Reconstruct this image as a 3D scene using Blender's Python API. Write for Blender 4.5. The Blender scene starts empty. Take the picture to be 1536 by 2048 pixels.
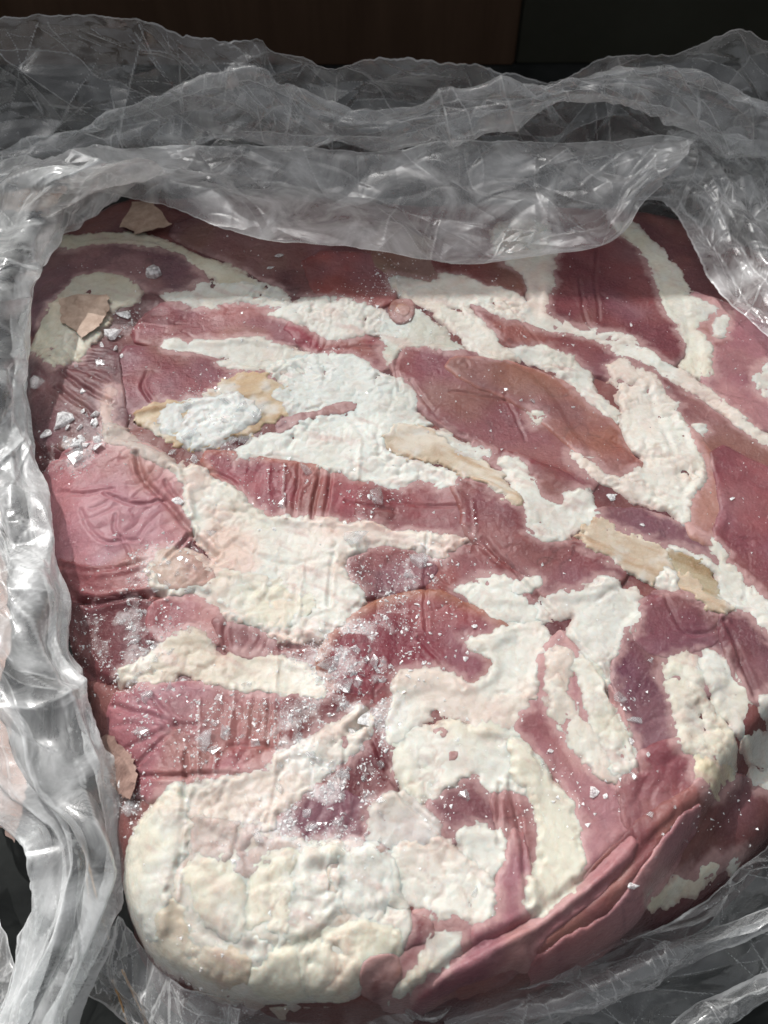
import bpy, math, random
import numpy as np
from mathutils import Vector

SC = bpy.context.scene
R = math.radians
rng = np.random.RandomState(7)
random.seed(7)

# ------------------------------------------------------------------ camera
PITCH, VFOV, DIST, Z0 = R(56), R(60), 0.46, 0.10      # Z0: height of the meat's top above the floor
FWD = np.array([0, math.cos(PITCH), -math.sin(PITCH)])
UPV = np.array([0, math.sin(PITCH), math.cos(PITCH)])
CAM = np.array([0, 0, Z0]) - FWD * DIST
TAN = math.tan(VFOV / 2)
cd = bpy.data.cameras.new('camera')
cam = bpy.data.objects.new('camera', cd)
SC.collection.objects.link(cam)
cam.location = CAM
cam.rotation_euler = (math.pi / 2 - PITCH, 0, 0)
cd.sensor_fit = 'VERTICAL'
cd.sensor_height = 24
cd.angle = VFOV
cd.clip_start, cd.clip_end = 0.01, 100
cd.dof.use_dof = True
cd.dof.focus_distance = 0.45
cd.dof.aperture_fstop = 8
SC.camera = cam

# ------------------------------------------------------------------ light
SUN_EL, SUN_AZ = R(49), R(-34)          # azimuth from +Y (behind the bag), negative = from the left
world = bpy.data.worlds.new('World')
SC.world = world
world.use_nodes = True
wn, wl = world.node_tree.nodes, world.node_tree.links
sky = wn.new('ShaderNodeTexSky')
sky.sky_type = 'NISHITA'
sky.sun_disc = False
sky.sun_elevation = SUN_EL
sky.sun_rotation = SUN_AZ
sky.dust_density = 6.0
sky.ozone_density = 0.3
hs = wn.new('ShaderNodeHueSaturation')
hs.inputs['Saturation'].default_value = 0.15
bg = wn['Background']
bg.inputs['Strength'].default_value = 0.15
wl.new(sky.outputs[0], hs.inputs['Color'])
wl.new(hs.outputs[0], bg.inputs['Color'])
sd = bpy.data.lights.new('sun', 'SUN')
sd.energy = 3.3
sd.angle = R(0.5)
sd.color = (1.0, 0.985, 0.96)
sun = bpy.data.objects.new('sun', sd)
SC.collection.objects.link(sun)
sdir = Vector((math.sin(SUN_AZ) * math.cos(SUN_EL), math.cos(SUN_AZ) * math.cos(SUN_EL), math.sin(SUN_EL)))
sun.rotation_euler = sdir.to_track_quat('Z', 'Y').to_euler()
sun.location = sdir * 3
SC.view_settings.view_transform = 'Standard'
SC.view_settings.look = 'None'
SC.view_settings.gamma = 1
SC.view_settings.exposure = -0.12
SC.render.engine = 'CYCLES'
SC.cycles.use_denoising = True
SC.cycles.transparent_max_bounces = 24
SC.cycles.max_bounces = 10
SC.cycles.sample_clamp_indirect = 4
SC.cycles.sample_clamp_direct = 12
SC.cycles.caustics_reflective = False
SC.cycles.caustics_refractive = False

# ------------------------------------------------------------------ helpers: numpy noise
def _hash(ix, iy, seed):
    h = (ix.astype(np.int64) * 374761393 + iy.astype(np.int64) * 668265263 + seed * 1442695041) & 0xFFFFFFFF
    h = ((h ^ (h >> 13)) * 1274126177) & 0xFFFFFFFF
    h = (h ^ (h >> 16)) & 0xFFFFFFFF
    return h / 4294967295.0
def vnoise(x, y, seed=0):
    x0, y0 = np.floor(x), np.floor(y)
    fx, fy = x - x0, y - y0
    fx = fx * fx * (3 - 2 * fx); fy = fy * fy * (3 - 2 * fy)
    a, b = _hash(x0, y0, seed), _hash(x0 + 1, y0, seed)
    c, d = _hash(x0, y0 + 1, seed), _hash(x0 + 1, y0 + 1, seed)
    return (a + (b - a) * fx) * (1 - fy) + (c + (d - c) * fx) * fy * 1.0
def fbm(x, y, seed=0, oct=4):
    s, a, t = 0, 1.0, 0
    for k in range(oct):
        c, n = math.cos(0.6 * k), math.sin(0.6 * k)
        f = 2.03 ** k
        s = s + a * (vnoise((x * c - y * n) * f + 17 * k, (x * n + y * c) * f - 9 * k, seed + k) * 2 - 1)
        t += a; a *= 0.5
    return s / t
def cell(x, y, seed=0):
    """F1, F2 of a jittered grid, cell size 1"""
    ix, iy = np.floor(x), np.floor(y)
    f1 = np.full(x.shape, 9.0); f2 = np.full(x.shape, 9.0)
    for dx in (-1, 0, 1):
        for dy in (-1, 0, 1):
            cx, cy = ix + dx, iy + dy
            d = np.hypot(cx + 0.1 + 0.8 * _hash(cx, cy, seed) - x, cy + 0.1 + 0.8 * _hash(cx, cy, seed + 51) - y)
            f2 = np.minimum(f2, np.maximum(f1, d)); f1 = np.minimum(f1, d)
    return f1, f2
def sstep(a, b, x):
    t = np.clip((x - a) / (b - a), 0, 1)
    return t * t * (3 - 2 * t)
def lin(c):
    c = np.asarray(c, float) / 255.0
    return np.where(c <= 0.04045, c / 12.92, ((c + 0.055) / 1.055) ** 2.4)

# ------------------------------------------------------------------ helpers: photo point -> place
def ray(px, py):
    return FWD + np.array([1, 0, 0]) * ((px - 768) / 1024 * TAN) + UPV * ((1024 - py) / 1024 * TAN)
def at_z(px, py, z):
    r = ray(px, py); return CAM + r * ((z - CAM[2]) / r[2])
def at_y(px, py, y):
    r = ray(px, py); return CAM + r * ((y - CAM[1]) / r[1])

def chaikin(P, n=2, closed=True):
    P = np.asarray(P, float)
    for _ in range(n):
        if closed:
            Q = np.roll(P, -1, 0)
            P = np.stack([0.75 * P + 0.25 * Q, 0.25 * P + 0.75 * Q], 1).reshape(-1, 2)
        else:
            A, B = P[:-1], P[1:]
            M = np.stack([0.75 * A + 0.25 * B, 0.25 * A + 0.75 * B], 1).reshape(-1, 2)
            P = np.vstack([P[:1], M, P[-1:]])
    return P
def segdist(x, y, A, B):
    best = np.full(x.shape, 1e9)
    for (ax, ay), (bx, by) in zip(A, B):
        dx, dy = bx - ax, by - ay
        L = dx * dx + dy * dy + 1e-15
        t = np.clip(((x - ax) * dx + (y - ay) * dy) / L, 0, 1)
        best = np.minimum(best, (x - ax - t * dx) ** 2 + (y - ay - t * dy) ** 2)
    return np.sqrt(best)
def sdf(x, y, P):
    Q = np.roll(P, -1, 0)
    d = segdist(x, y, P, Q)
    ins = np.zeros(x.shape, bool)
    for (ax, ay), (bx, by) in zip(P, Q):
        c = (ay > y) != (by > y)
        ins ^= c & (x < (bx - ax) * (y - ay) / (by - ay + 1e-18) + ax)
    return np.where(ins, d, -d)

# ------------------------------------------------------------------ helpers: objects
def link(o, parent=None):
    SC.collection.objects.link(o)
    if parent is not None: o.parent = parent
    return o
def tag(o, label, cat, group=None, kind=None):
    o['label'] = label; o['category'] = cat
    if group: o['group'] = group
    if kind: o['kind'] = kind
    return o
def mesh_np(name, V, F, mat, parent=None, attrs=None, smooth=True):
    me = bpy.data.meshes.new(name)
    F = np.asarray(F, np.int32)
    k = F.shape[1]
    me.vertices.add(len(V)); me.vertices.foreach_set('co', np.asarray(V, np.float32).ravel())
    me.loops.add(F.size); me.loops.foreach_set('vertex_index', F.ravel())
    me.polygons.add(len(F))
    me.polygons.foreach_set('loop_start', np.arange(0, F.size, k, dtype=np.int32))
    me.polygons.foreach_set('loop_total', np.full(len(F), k, np.int32))
    me.update(calc_edges=True)
    me.polygons.foreach_set('use_smooth', np.full(len(F), smooth))
    for an, arr in (attrs or {}).items():
        ca = me.color_attributes.new(an, 'FLOAT_COLOR', 'POINT')
        c = np.ones((len(V), 4), np.float32); c[:, :arr.shape[1]] = arr
        ca.data.foreach_set('color', c.ravel())
    me.materials.append(mat)
    return link(bpy.data.objects.new(name, me), parent)
def empty(name, loc):
    o = bpy.data.objects.new(name, None); o.location = loc; o.empty_display_size = 0.02
    return link(o)

# ------------------------------------------------------------------ materials
def newmat(name):
    m = bpy.data.materials.new(name); m.use_nodes = True
    nt = m.node_tree; nt.nodes.clear()
    return m, nt.nodes, nt.links, nt.nodes.new('ShaderNodeOutputMaterial')
def N(n, t, **kw):
    o = n.new(t)
    for k, v in kw.items():
        if k in o.inputs: o.inputs[k].default_value = v
        else: setattr(o, k, v)
    return o
def mixc(n, l, fac, a, b, mode='MIX'):
    m = n.new('ShaderNodeMix'); m.data_type = 'RGBA'; m.blend_type = mode
    for v, i in ((fac, 0), (a, 6), (b, 7)):
        if hasattr(v, 'links'): l.new(v, m.inputs[i])
        else: m.inputs[i].default_value = v
    return m.outputs[2]
def ramp(n, l, src, stops):
    r = n.new('ShaderNodeValToRGB')
    while len(r.color_ramp.elements) < len(stops): r.color_ramp.elements.new(0.5)
    for e, (p, c) in zip(r.color_ramp.elements, stops):
        e.position = p; e.color = c if len(c) == 4 else (*c, 1)
    l.new(src, r.inputs[0]); return r.outputs[0]
G = lambda v: (v, v, v, 1)

def meat_material(name, fat):
    m, n, l, out = newmat(name)
    pos = n.new('ShaderNodeTexCoord').outputs['Object']
    col = N(n, 'ShaderNodeVertexColor', layer_name='Col').outputs[0]
    aux = N(n, 'ShaderNodeVertexColor', layer_name='Aux').outputs[0]
    sep = n.new('ShaderNodeSeparateColor'); l.new(aux, sep.inputs[0])
    frost, streak = sep.outputs[0], sep.outputs[1]
    def noise(scale, detail=4, rough=0.6, dist=0.0):
        t = N(n, 'ShaderNodeTexNoise', Scale=scale, Detail=detail, Roughness=rough, Distortion=dist)
        l.new(pos, t.inputs['Vector']); return t.outputs['Fac']
    fine, mid = noise(900, 4, 0.65), noise(230, 5, 0.62, 0.6)
    if fat:
        c = mixc(n, l, 1.0, col, ramp(n, l, mid, [(0.25, (0.84, 0.78, 0.75)), (0.48, (0.96, 0.94, 0.92)), (0.7, (1, 1, 1))]), 'MULTIPLY')
        c = mixc(n, l, ramp(n, l, fine, [(0.3, G(0.22)), (0.5, G(0))]), c, (0.62, 0.48, 0.42, 1))
    else:
        c = mixc(n, l, 1.0, col, ramp(n, l, mid, [(0.28, (0.84, 0.79, 0.80)), (0.5, (1, 1, 1)), (0.75, (1.10, 1.12, 1.12))]), 'MULTIPLY')
        c = mixc(n, l, ramp(n, l, fine, [(0.50, G(0)), (0.75, G(0.08))]), c, (0.55, 0.40, 0.40, 1))
    # frost: crumbly white film of ice where the attribute says so, broken up by fine noise
    fm = n.new('ShaderNodeMath'); fm.operation = 'ADD'; l.new(frost, fm.inputs[0])
    fs = n.new('ShaderNodeMath'); fs.operation = 'SUBTRACT'; l.new(mid, fs.inputs[0]); fs.inputs[1].default_value = 0.62
    l.new(fs.outputs[0], fm.inputs[1])
    fmask = ramp(n, l, fm.outputs[0], [(0.25, G(0)), (0.8, G(0.45))])
    c = mixc(n, l, fmask, c, (0.84, 0.82, 0.80, 1))
    b = n.new('ShaderNodeBsdfPrincipled')
    l.new(c, b.inputs['Base Color'])
    b.inputs['Roughness'].default_value = 0.45 if fat else 0.34
    b.inputs['Specular IOR Level'].default_value = 0.12
    b.inputs['Subsurface Weight'].default_value = 0.65 if fat else 0.3
    b.inputs['Subsurface Radius'].default_value = (1.0, 0.5, 0.35)
    b.inputs['Subsurface Scale'].default_value = 0.003
    b.inputs['Coat Weight'].default_value = 0.8 if fat else 1.0
    b.inputs['Coat Roughness'].default_value = 0.12
    b.inputs['Coat IOR'].default_value = 1.33
    # relief
    hsum = n.new('ShaderNodeMath'); hsum.operation = 'MULTIPLY_ADD'
    l.new(fine, hsum.inputs[0]); hsum.inputs[1].default_value = 0.35; l.new(mid, hsum.inputs[2])
    fr = n.new('ShaderNodeMath'); fr.operation = 'MULTIPLY_ADD'
    l.new(fmask, fr.inputs[0]); fr.inputs[1].default_value = 0.8; l.new(hsum.outputs[0], fr.inputs[2])
    bp = N(n, 'ShaderNodeBump', Strength=0.22 if fat else 0.32, Distance=0.0010)
    l.new(fr.outputs[0], bp.inputs['Height']); l.new(bp.outputs[0], b.inputs['Normal'])
    # glaze of ice: its own, sharper relief
    ice = noise(620, 3, 0.55)
    bc = N(n, 'ShaderNodeBump', Strength=0.85, Distance=0.0015)
    l.new(ice, bc.inputs['Height']); l.new(bp.outputs[0], bc.inputs['Normal']); l.new(bc.outputs[0], b.inputs['Coat Normal'])
    l.new(b.outputs[0], out.inputs[0])
    return m
def schlick(n, l, f0=0.04, normal=None):
    lw = N(n, 'ShaderNodeLayerWeight', Blend=0.5)
    if normal is not None: l.new(normal, lw.inputs['Normal'])
    p = n.new('ShaderNodeMath'); p.operation = 'POWER'; l.new(lw.outputs['Facing'], p.inputs[0]); p.inputs[1].default_value = 5
    a = n.new('ShaderNodeMath'); a.operation = 'MULTIPLY_ADD'; a.use_clamp = True; l.new(p.outputs[0], a.inputs[0]); a.inputs[1].default_value = 1 - f0; a.inputs[2].default_value = f0
    return a.outputs[0]
MUSCLE, FAT = meat_material('muscle', False), meat_material('fat', True)

def film_material(name, haze=0.22, tint=(0.93, 0.94, 0.94, 1), graze=0.42):
    m, n, l, out = newmat(name)
    pos = n.new('ShaderNodeTexCoord').outputs['Object']
    t1 = N(n, 'ShaderNodeTexNoise', Scale=34, Detail=6, Roughness=0.6, Distortion=0.8); l.new(pos, t1.inputs['Vector'])
    t2 = N(n, 'ShaderNodeTexNoise', Scale=420, Detail=4, Roughness=0.6); l.new(pos, t2.inputs['Vector'])
    t3 = N(n, 'ShaderNodeTexVoronoi', Scale=150, feature='DISTANCE_TO_EDGE'); l.new(pos, t3.inputs['Vector'])
    bp = N(n, 'ShaderNodeBump', Strength=0.35, Distance=0.0012)
    l.new(t1.outputs['Fac'], bp.inputs['Height'])
    bp2 = N(n, 'ShaderNodeBump', Strength=0.22, Distance=0.0006)
    l.new(t2.outputs['Fac'], bp2.inputs['Height']); l.new(bp.outputs[0], bp2.inputs['Normal'])
    dif = N(n, 'ShaderNodeBsdfDiffuse', Color=tint); l.new(bp2.outputs[0], dif.inputs['Normal'])
    tra = N(n, 'ShaderNodeBsdfTranslucent', Color=tint); l.new(bp2.outputs[0], tra.inputs['Normal'])
    milk = N(n, 'ShaderNodeMixShader', Fac=0.4)
    l.new(dif.outputs[0], milk.inputs[1]); l.new(tra.outputs[0], milk.inputs[2])
    clear = N(n, 'ShaderNodeBsdfTransparent', Color=(0.97, 0.98, 0.98, 1))
    lw = N(n, 'ShaderNodeLayerWeight', Blend=0.35)
    # optical thickness grows towards grazing view, as in any thin film; blotchy frost adds to it
    f1 = n.new('ShaderNodeMath'); f1.operation = 'MULTIPLY_ADD'
    l.new(lw.outputs['Facing'], f1.inputs[0]); f1.inputs[1].default_value = graze; f1.inputs[2].default_value = haze * 0.45
    fr = ramp(n, l, t1.outputs['Fac'], [(0.42, G(0)), (0.72, G(haze * 1.7))])
    f2 = n.new('ShaderNodeMath'); f2.operation = 'ADD'; l.new(f1.outputs[0], f2.inputs[0]); l.new(fr, f2.inputs[1])
    f3 = ramp(n, l, t2.outputs['Fac'], [(0.62, G(0)), (0.8, G(0.25))])
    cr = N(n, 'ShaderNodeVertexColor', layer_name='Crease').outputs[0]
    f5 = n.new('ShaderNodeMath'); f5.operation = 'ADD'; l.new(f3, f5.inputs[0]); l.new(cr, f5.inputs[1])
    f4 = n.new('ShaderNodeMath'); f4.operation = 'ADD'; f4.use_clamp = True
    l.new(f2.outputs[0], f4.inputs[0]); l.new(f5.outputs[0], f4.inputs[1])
    body = n.new('ShaderNodeMixShader')
    l.new(f4.outputs[0], body.inputs[0]); l.new(clear.outputs[0], body.inputs[1]); l.new(milk.outputs[0], body.inputs[2])
    gl = N(n, 'ShaderNodeBsdfGlossy', Roughness=0.09, Color=(1, 1, 1, 1)); l.new(bp2.outputs[0], gl.inputs['Normal'])
    fin = n.new('ShaderNodeMixShader')
    l.new(schlick(n, l, 0.085, bp2.outputs[0]), fin.inputs[0]); l.new(body.outputs[0], fin.inputs[1]); l.new(gl.outputs[0], fin.inputs[2])
    l.new(fin.outputs[0], out.inputs[0])
    return m
FILM = film_material('clear_film', 0.20)
FILM_MILKY = film_material('milky_film', 0.33)
FILM_THIN = film_material('thin_film', 0.12)
FILM_CLEAR = film_material('clearest_film', 0.09, (0.86, 0.90, 0.90, 1), 0.24)
FILM_WHITE = film_material('white_film', 0.38, (0.95, 0.97, 0.97, 1))  # left wall's frosted layers, whitened further to look sunlit

def ice_material(name, milk):
    m, n, l, out = newmat(name)
    pos = n.new('ShaderNodeTexCoord').outputs['Object']
    t = N(n, 'ShaderNodeTexNoise', Scale=4.0, Detail=4); l.new(pos, t.inputs['Vector'])
    bp = N(n, 'ShaderNodeBump', Strength=0.35, Distance=0.0004); l.new(t.outputs['Fac'], bp.inputs['Height'])
    clear = N(n, 'ShaderNodeBsdfTransparent', Color=(0.97, 0.98, 0.985, 1))
    dif = N(n, 'ShaderNodeBsdfDiffuse', Color=(0.98, 0.98, 0.98, 1))
    tra = N(n, 'ShaderNodeBsdfTranslucent', Color=(0.98, 0.98, 0.98, 1))
    mk = N(n, 'ShaderNodeMixShader', Fac=0.28); l.new(dif.outputs[0], mk.inputs[1]); l.new(tra.outputs[0], mk.inputs[2])
    f = ramp(n, l, t.outputs['Fac'], [(0.35, G(milk * 0.4)), (0.65, G(min(1, milk * 1.6)))])
    body = n.new('ShaderNodeMixShader'); l.new(f, body.inputs[0]); l.new(clear.outputs[0], body.inputs[1]); l.new(mk.outputs[0], body.inputs[2])
    gl = N(n, 'ShaderNodeBsdfGlossy', Roughness=0.16); l.new(bp.outputs[0], gl.inputs['Normal'])
    fin = n.new('ShaderNodeMixShader'); l.new(schlick(n, l, 0.10, bp.outputs[0]), fin.inputs[0]); l.new(body.outputs[0], fin.inputs[1]); l.new(gl.outputs[0], fin.inputs[2])
    l.new(fin.outputs[0], out.inputs[0]); return m
ICE, FROST = ice_material('clear_ice', 0.16), ice_material('frosty_ice', 0.7)

def plain_material(name, c1, c2, scale, rough=0.7, bump=0.3, dist=0.001, stretch=(1, 1, 1), spec=0.25):
    m, n, l, out = newmat(name)
    tc = n.new('ShaderNodeTexCoord').outputs['Object']
    mp = N(n, 'ShaderNodeMapping', Scale=stretch); l.new(tc, mp.inputs[0])
    t = N(n, 'ShaderNodeTexNoise', Scale=scale, Detail=6, Roughness=0.6); l.new(mp.outputs[0], t.inputs['Vector'])
    c = ramp(n, l, t.outputs['Fac'], [(0.3, c1), (0.7, c2)])
    b = n.new('ShaderNodeBsdfPrincipled'); l.new(c, b.inputs['Base Color']); b.inputs['Roughness'].default_value = rough; b.inputs['Specular IOR Level'].default_value = spec
    bp = N(n, 'ShaderNodeBump', Strength=bump, Distance=dist); l.new(t.outputs['Fac'], bp.inputs['Height']); l.new(bp.outputs[0], b.inputs['Normal'])
    l.new(b.outputs[0], out.inputs[0]); return m
FLOOR = plain_material('dark_tray', (0.010, 0.011, 0.011), (0.028, 0.030, 0.029), 25, 0.8, spec=0.05)
BROWN = plain_material('brown_board', (0.060, 0.036, 0.024), (0.085, 0.052, 0.034), 8, 0.95, 0.2, 0.002, (6, 1, 0.6), 0.02)
GREEN = plain_material('green_board', (0.030, 0.030, 0.023), (0.044, 0.044, 0.034), 8, 0.95, spec=0.02)
PAPER = plain_material('tan_paper', (0.30, 0.20, 0.15), (0.50, 0.37, 0.29), 140, 0.5, 0.6, 0.002)
PINKPAPER = plain_material('pink_paper', (0.48, 0.33, 0.28), (0.66, 0.48, 0.42), 50, 0.7, 0.4, 0.001)
FLAKE = plain_material('brown_flake', (0.20, 0.12, 0.10), (0.36, 0.24, 0.20), 120, 0.4, 0.6, 0.002)
STRAW = plain_material('dry_straw', (0.30, 0.17, 0.08), (0.52, 0.33, 0.17), 120, 0.6)

# ------------------------------------------------------------------ the setting
def box(name, x0, x1, y0, y1, z0, z1, mat, parent=None, bevel=0.002):
    import bmesh
    bm = bmesh.new(); bmesh.ops.create_cube(bm, size=1)
    for v in bm.verts:
        v.co = ((x0 + x1) / 2 + v.co.x * (x1 - x0), (y0 + y1) / 2 + v.co.y * (y1 - y0), (z0 + z1) / 2 + v.co.z * (z1 - z0))
    bmesh.ops.bevel(bm, geom=list(bm.edges), offset=bevel, segments=2, affect='EDGES')
    me = bpy.data.meshes.new(name); bm.to_mesh(me); bm.free(); me.materials.append(mat)
    return link(bpy.data.objects.new(name, me), parent)
fl = box('floor', -1.2, 1.2, -0.8, 1.6, -0.02, 0.0, FLOOR); fl['kind'] = 'structure'
WALL_Y = 0.60
WALL_TOP = Z0 + (WALL_Y - 0.160) * math.tan(SUN_EL) / math.cos(SUN_AZ)
xs = at_y(1037, 60, WALL_Y)[0]
b = box('brown_board', -1.15, xs, WALL_Y, WALL_Y + 0.018, 0.0005, WALL_TOP, BROWN)
tag(b, 'dark brown upright board in shade behind the plastic bag', 'board')
b = box('green_board', xs + 0.0008, 1.15, WALL_Y + 0.003, WALL_Y + 0.02, 0.0005, WALL_TOP, GREEN)
tag(b, 'dark greenish upright board behind the bag at the top right', 'board')

# ------------------------------------------------------------------ the meat: a height grid that the pieces are laid on, one by one
S = 0.0008
GX = np.arange(-0.31, 0.35, S); GY = np.arange(-0.27, 0.275, S)
XX, YY = np.meshgrid(GX, GY)
def flat(P, z=Z0):
    return np.array([at_z(x, y, z)[:2] for x, y in P])
SLAB = [(30,560),(70,470),(140,398),(300,362),(450,366),(700,390),(1000,390),(1250,405),(1400,430),(1600,520),(1750,700),(1800,1000),(1800,1300),(1720,1500),(1600,1640),(1500,1740),(1380,1820),(1250,1885),(1120,1940),(1000,1980),(850,2010),(650,2016),(480,2010),(370,1975),(290,1915),(245,1840),(228,1760),(225,1680),(210,1580),(180,1450),(140,1330),(110,1200),(85,1080),(62,980),(40,880),(30,780),(33,660)]
TOPP = [(40,560),(100,470),(190,410),(300,375),(700,380),(1250,395),(1600,500),(1800,900),(1700,1300),(1540,1430),(1500,1480),(1440,1540),(1405,1600),(1330,1715),(1240,1830),(1130,1920),(1000,1975),(850,2010),(480,2016),(280,1930),(220,1780),(180,1500),(110,1250),(40,900),(20,700)]
coarse = (slice(None, None, 3), slice(None, None, 3))
def upsample(A):
    ny, nx = XX.shape
    iy = np.clip(np.arange(ny) / 3, 0, A.shape[0] - 1.001); ix = np.clip(np.arange(nx) / 3, 0, A.shape[1] - 1.001)
    y0 = iy.astype(int); x0 = ix.astype(int); fy = (iy - y0)[:, None]; fx = (ix - x0)[None, :]
    return (A[y0][:, x0] * (1 - fx) + A[y0][:, x0 + 1] * fx) * (1 - fy) + (A[y0 + 1][:, x0] * (1 - fx) + A[y0 + 1][:, x0 + 1] * fx) * fy
cx_, cy_ = XX[coarse], YY[coarse]
w1 = 0.004 * fbm(cx_ * 30, cy_ * 30, 5, 3)
D0 = upsample(sdf(cx_ + w1, cy_ + w1, chaikin(flat(SLAB, Z0 - 0.012))))
D1 = upsample(sdf(cx_ + w1, cy_ - w1, chaikin(flat(TOPP, Z0 - 0.004))))
RR = 0.034
q = np.clip(D0 / RR, 0, 1)
drop = RR * 0.75 * (1 - np.sqrt(1 - (1 - q) ** 2)) + np.clip(-D0, 0, 1) * 4.5
step = 0.024 * sstep(0.008, -0.016, D1)
UND = upsample(0.0035 * fbm(cx_ * 14, cy_ * 14, 3, 2) + 0.0012 * fbm(cx_ * 45, cy_ * 45, 8, 2))
H0 = np.maximum(Z0 - drop - step + UND, -0.006)
def sample(A, x, y):
    i = np.clip((np.asarray(x) - GX[0]) / S, 0, len(GX) - 1.01); j = np.clip((np.asarray(y) - GY[0]) / S, 0, len(GY) - 1.01)
    i0 = i.astype(int); j0 = j.astype(int); fi = i - i0; fj = j - j0
    return (A[j0, i0] * (1 - fi) + A[j0, i0 + 1] * fi) * (1 - fj) + (A[j0 + 1, i0] * (1 - fi) + A[j0 + 1, i0 + 1] * fi) * fj
def onmeat(px, py, A=None, lift=0.0):
    A = H0 if A is None else A
    z = Z0
    for _ in range(14):
        p = at_z(px, py, z)
        z = z + 0.6 * (float(sample(A, p[0], p[1])) + lift - z)
    return at_z(px, py, z)
def P2W(P): return np.array([onmeat(x, y)[:2] for x, y in P])
MMP = 0.00029            # metres per photo pixel near the middle of the slab

# creases, wrinkles: carved into every piece alike
CARVE = np.zeros_like(H0)
def crease(P, depth=1.2, width=1.4, lip=0.25):
    global CARVE
    W = chaikin(P2W(P), 2, False)
    m = 0.012
    sel = np.ix_((GY > W[:, 1].min() - m) & (GY < W[:, 1].max() + m), (GX > W[:, 0].min() - m) & (GX < W[:, 0].max() + m))
    x, y = XX[sel], YY[sel]
    n1 = 0.0009 * fbm(x * 130, y * 130, 31, 3); n2 = 0.0009 * fbm(x * 130, y * 130, 77, 3)
    d = segdist(x + n1, y + n2, W[:-1], W[1:]) * 1000
    k = 0.65 + 0.5 * fbm(x * 60, y * 60, 12, 2)
    CARVE[sel] += 0.0014 * depth * k * (np.exp(-(d / width) ** 2) - lip * np.exp(-((d - 2.1 * width) / (1.1 * width)) ** 2))
def wrinkles(P, ang, lam=5.0, amp=0.7, seed=0):
    W = chaikin(P2W(P)); m = 0.004
    sel = np.ix_((GY > W[:, 1].min() - m) & (GY < W[:, 1].max() + m), (GX > W[:, 0].min() - m) & (GX < W[:, 0].max() + m))
    x, y = XX[sel], YY[sel]
    mask = sstep(-0.002, 0.008, sdf(x, y, W))
    a = R(ang); u = (-x * math.sin(a) + y * math.cos(a)) * 1000 / lam + 2.2 * fbm(x * 38, y * 38, seed + 3, 3)
    v = np.abs(np.sin(math.pi * u)) ** 0.6
    CARVE[sel] += mask * 0.001 * amp * (1 - v) * 0.95 * sstep(.25, .8, vnoise(x * 55, y * 55, seed))

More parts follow.
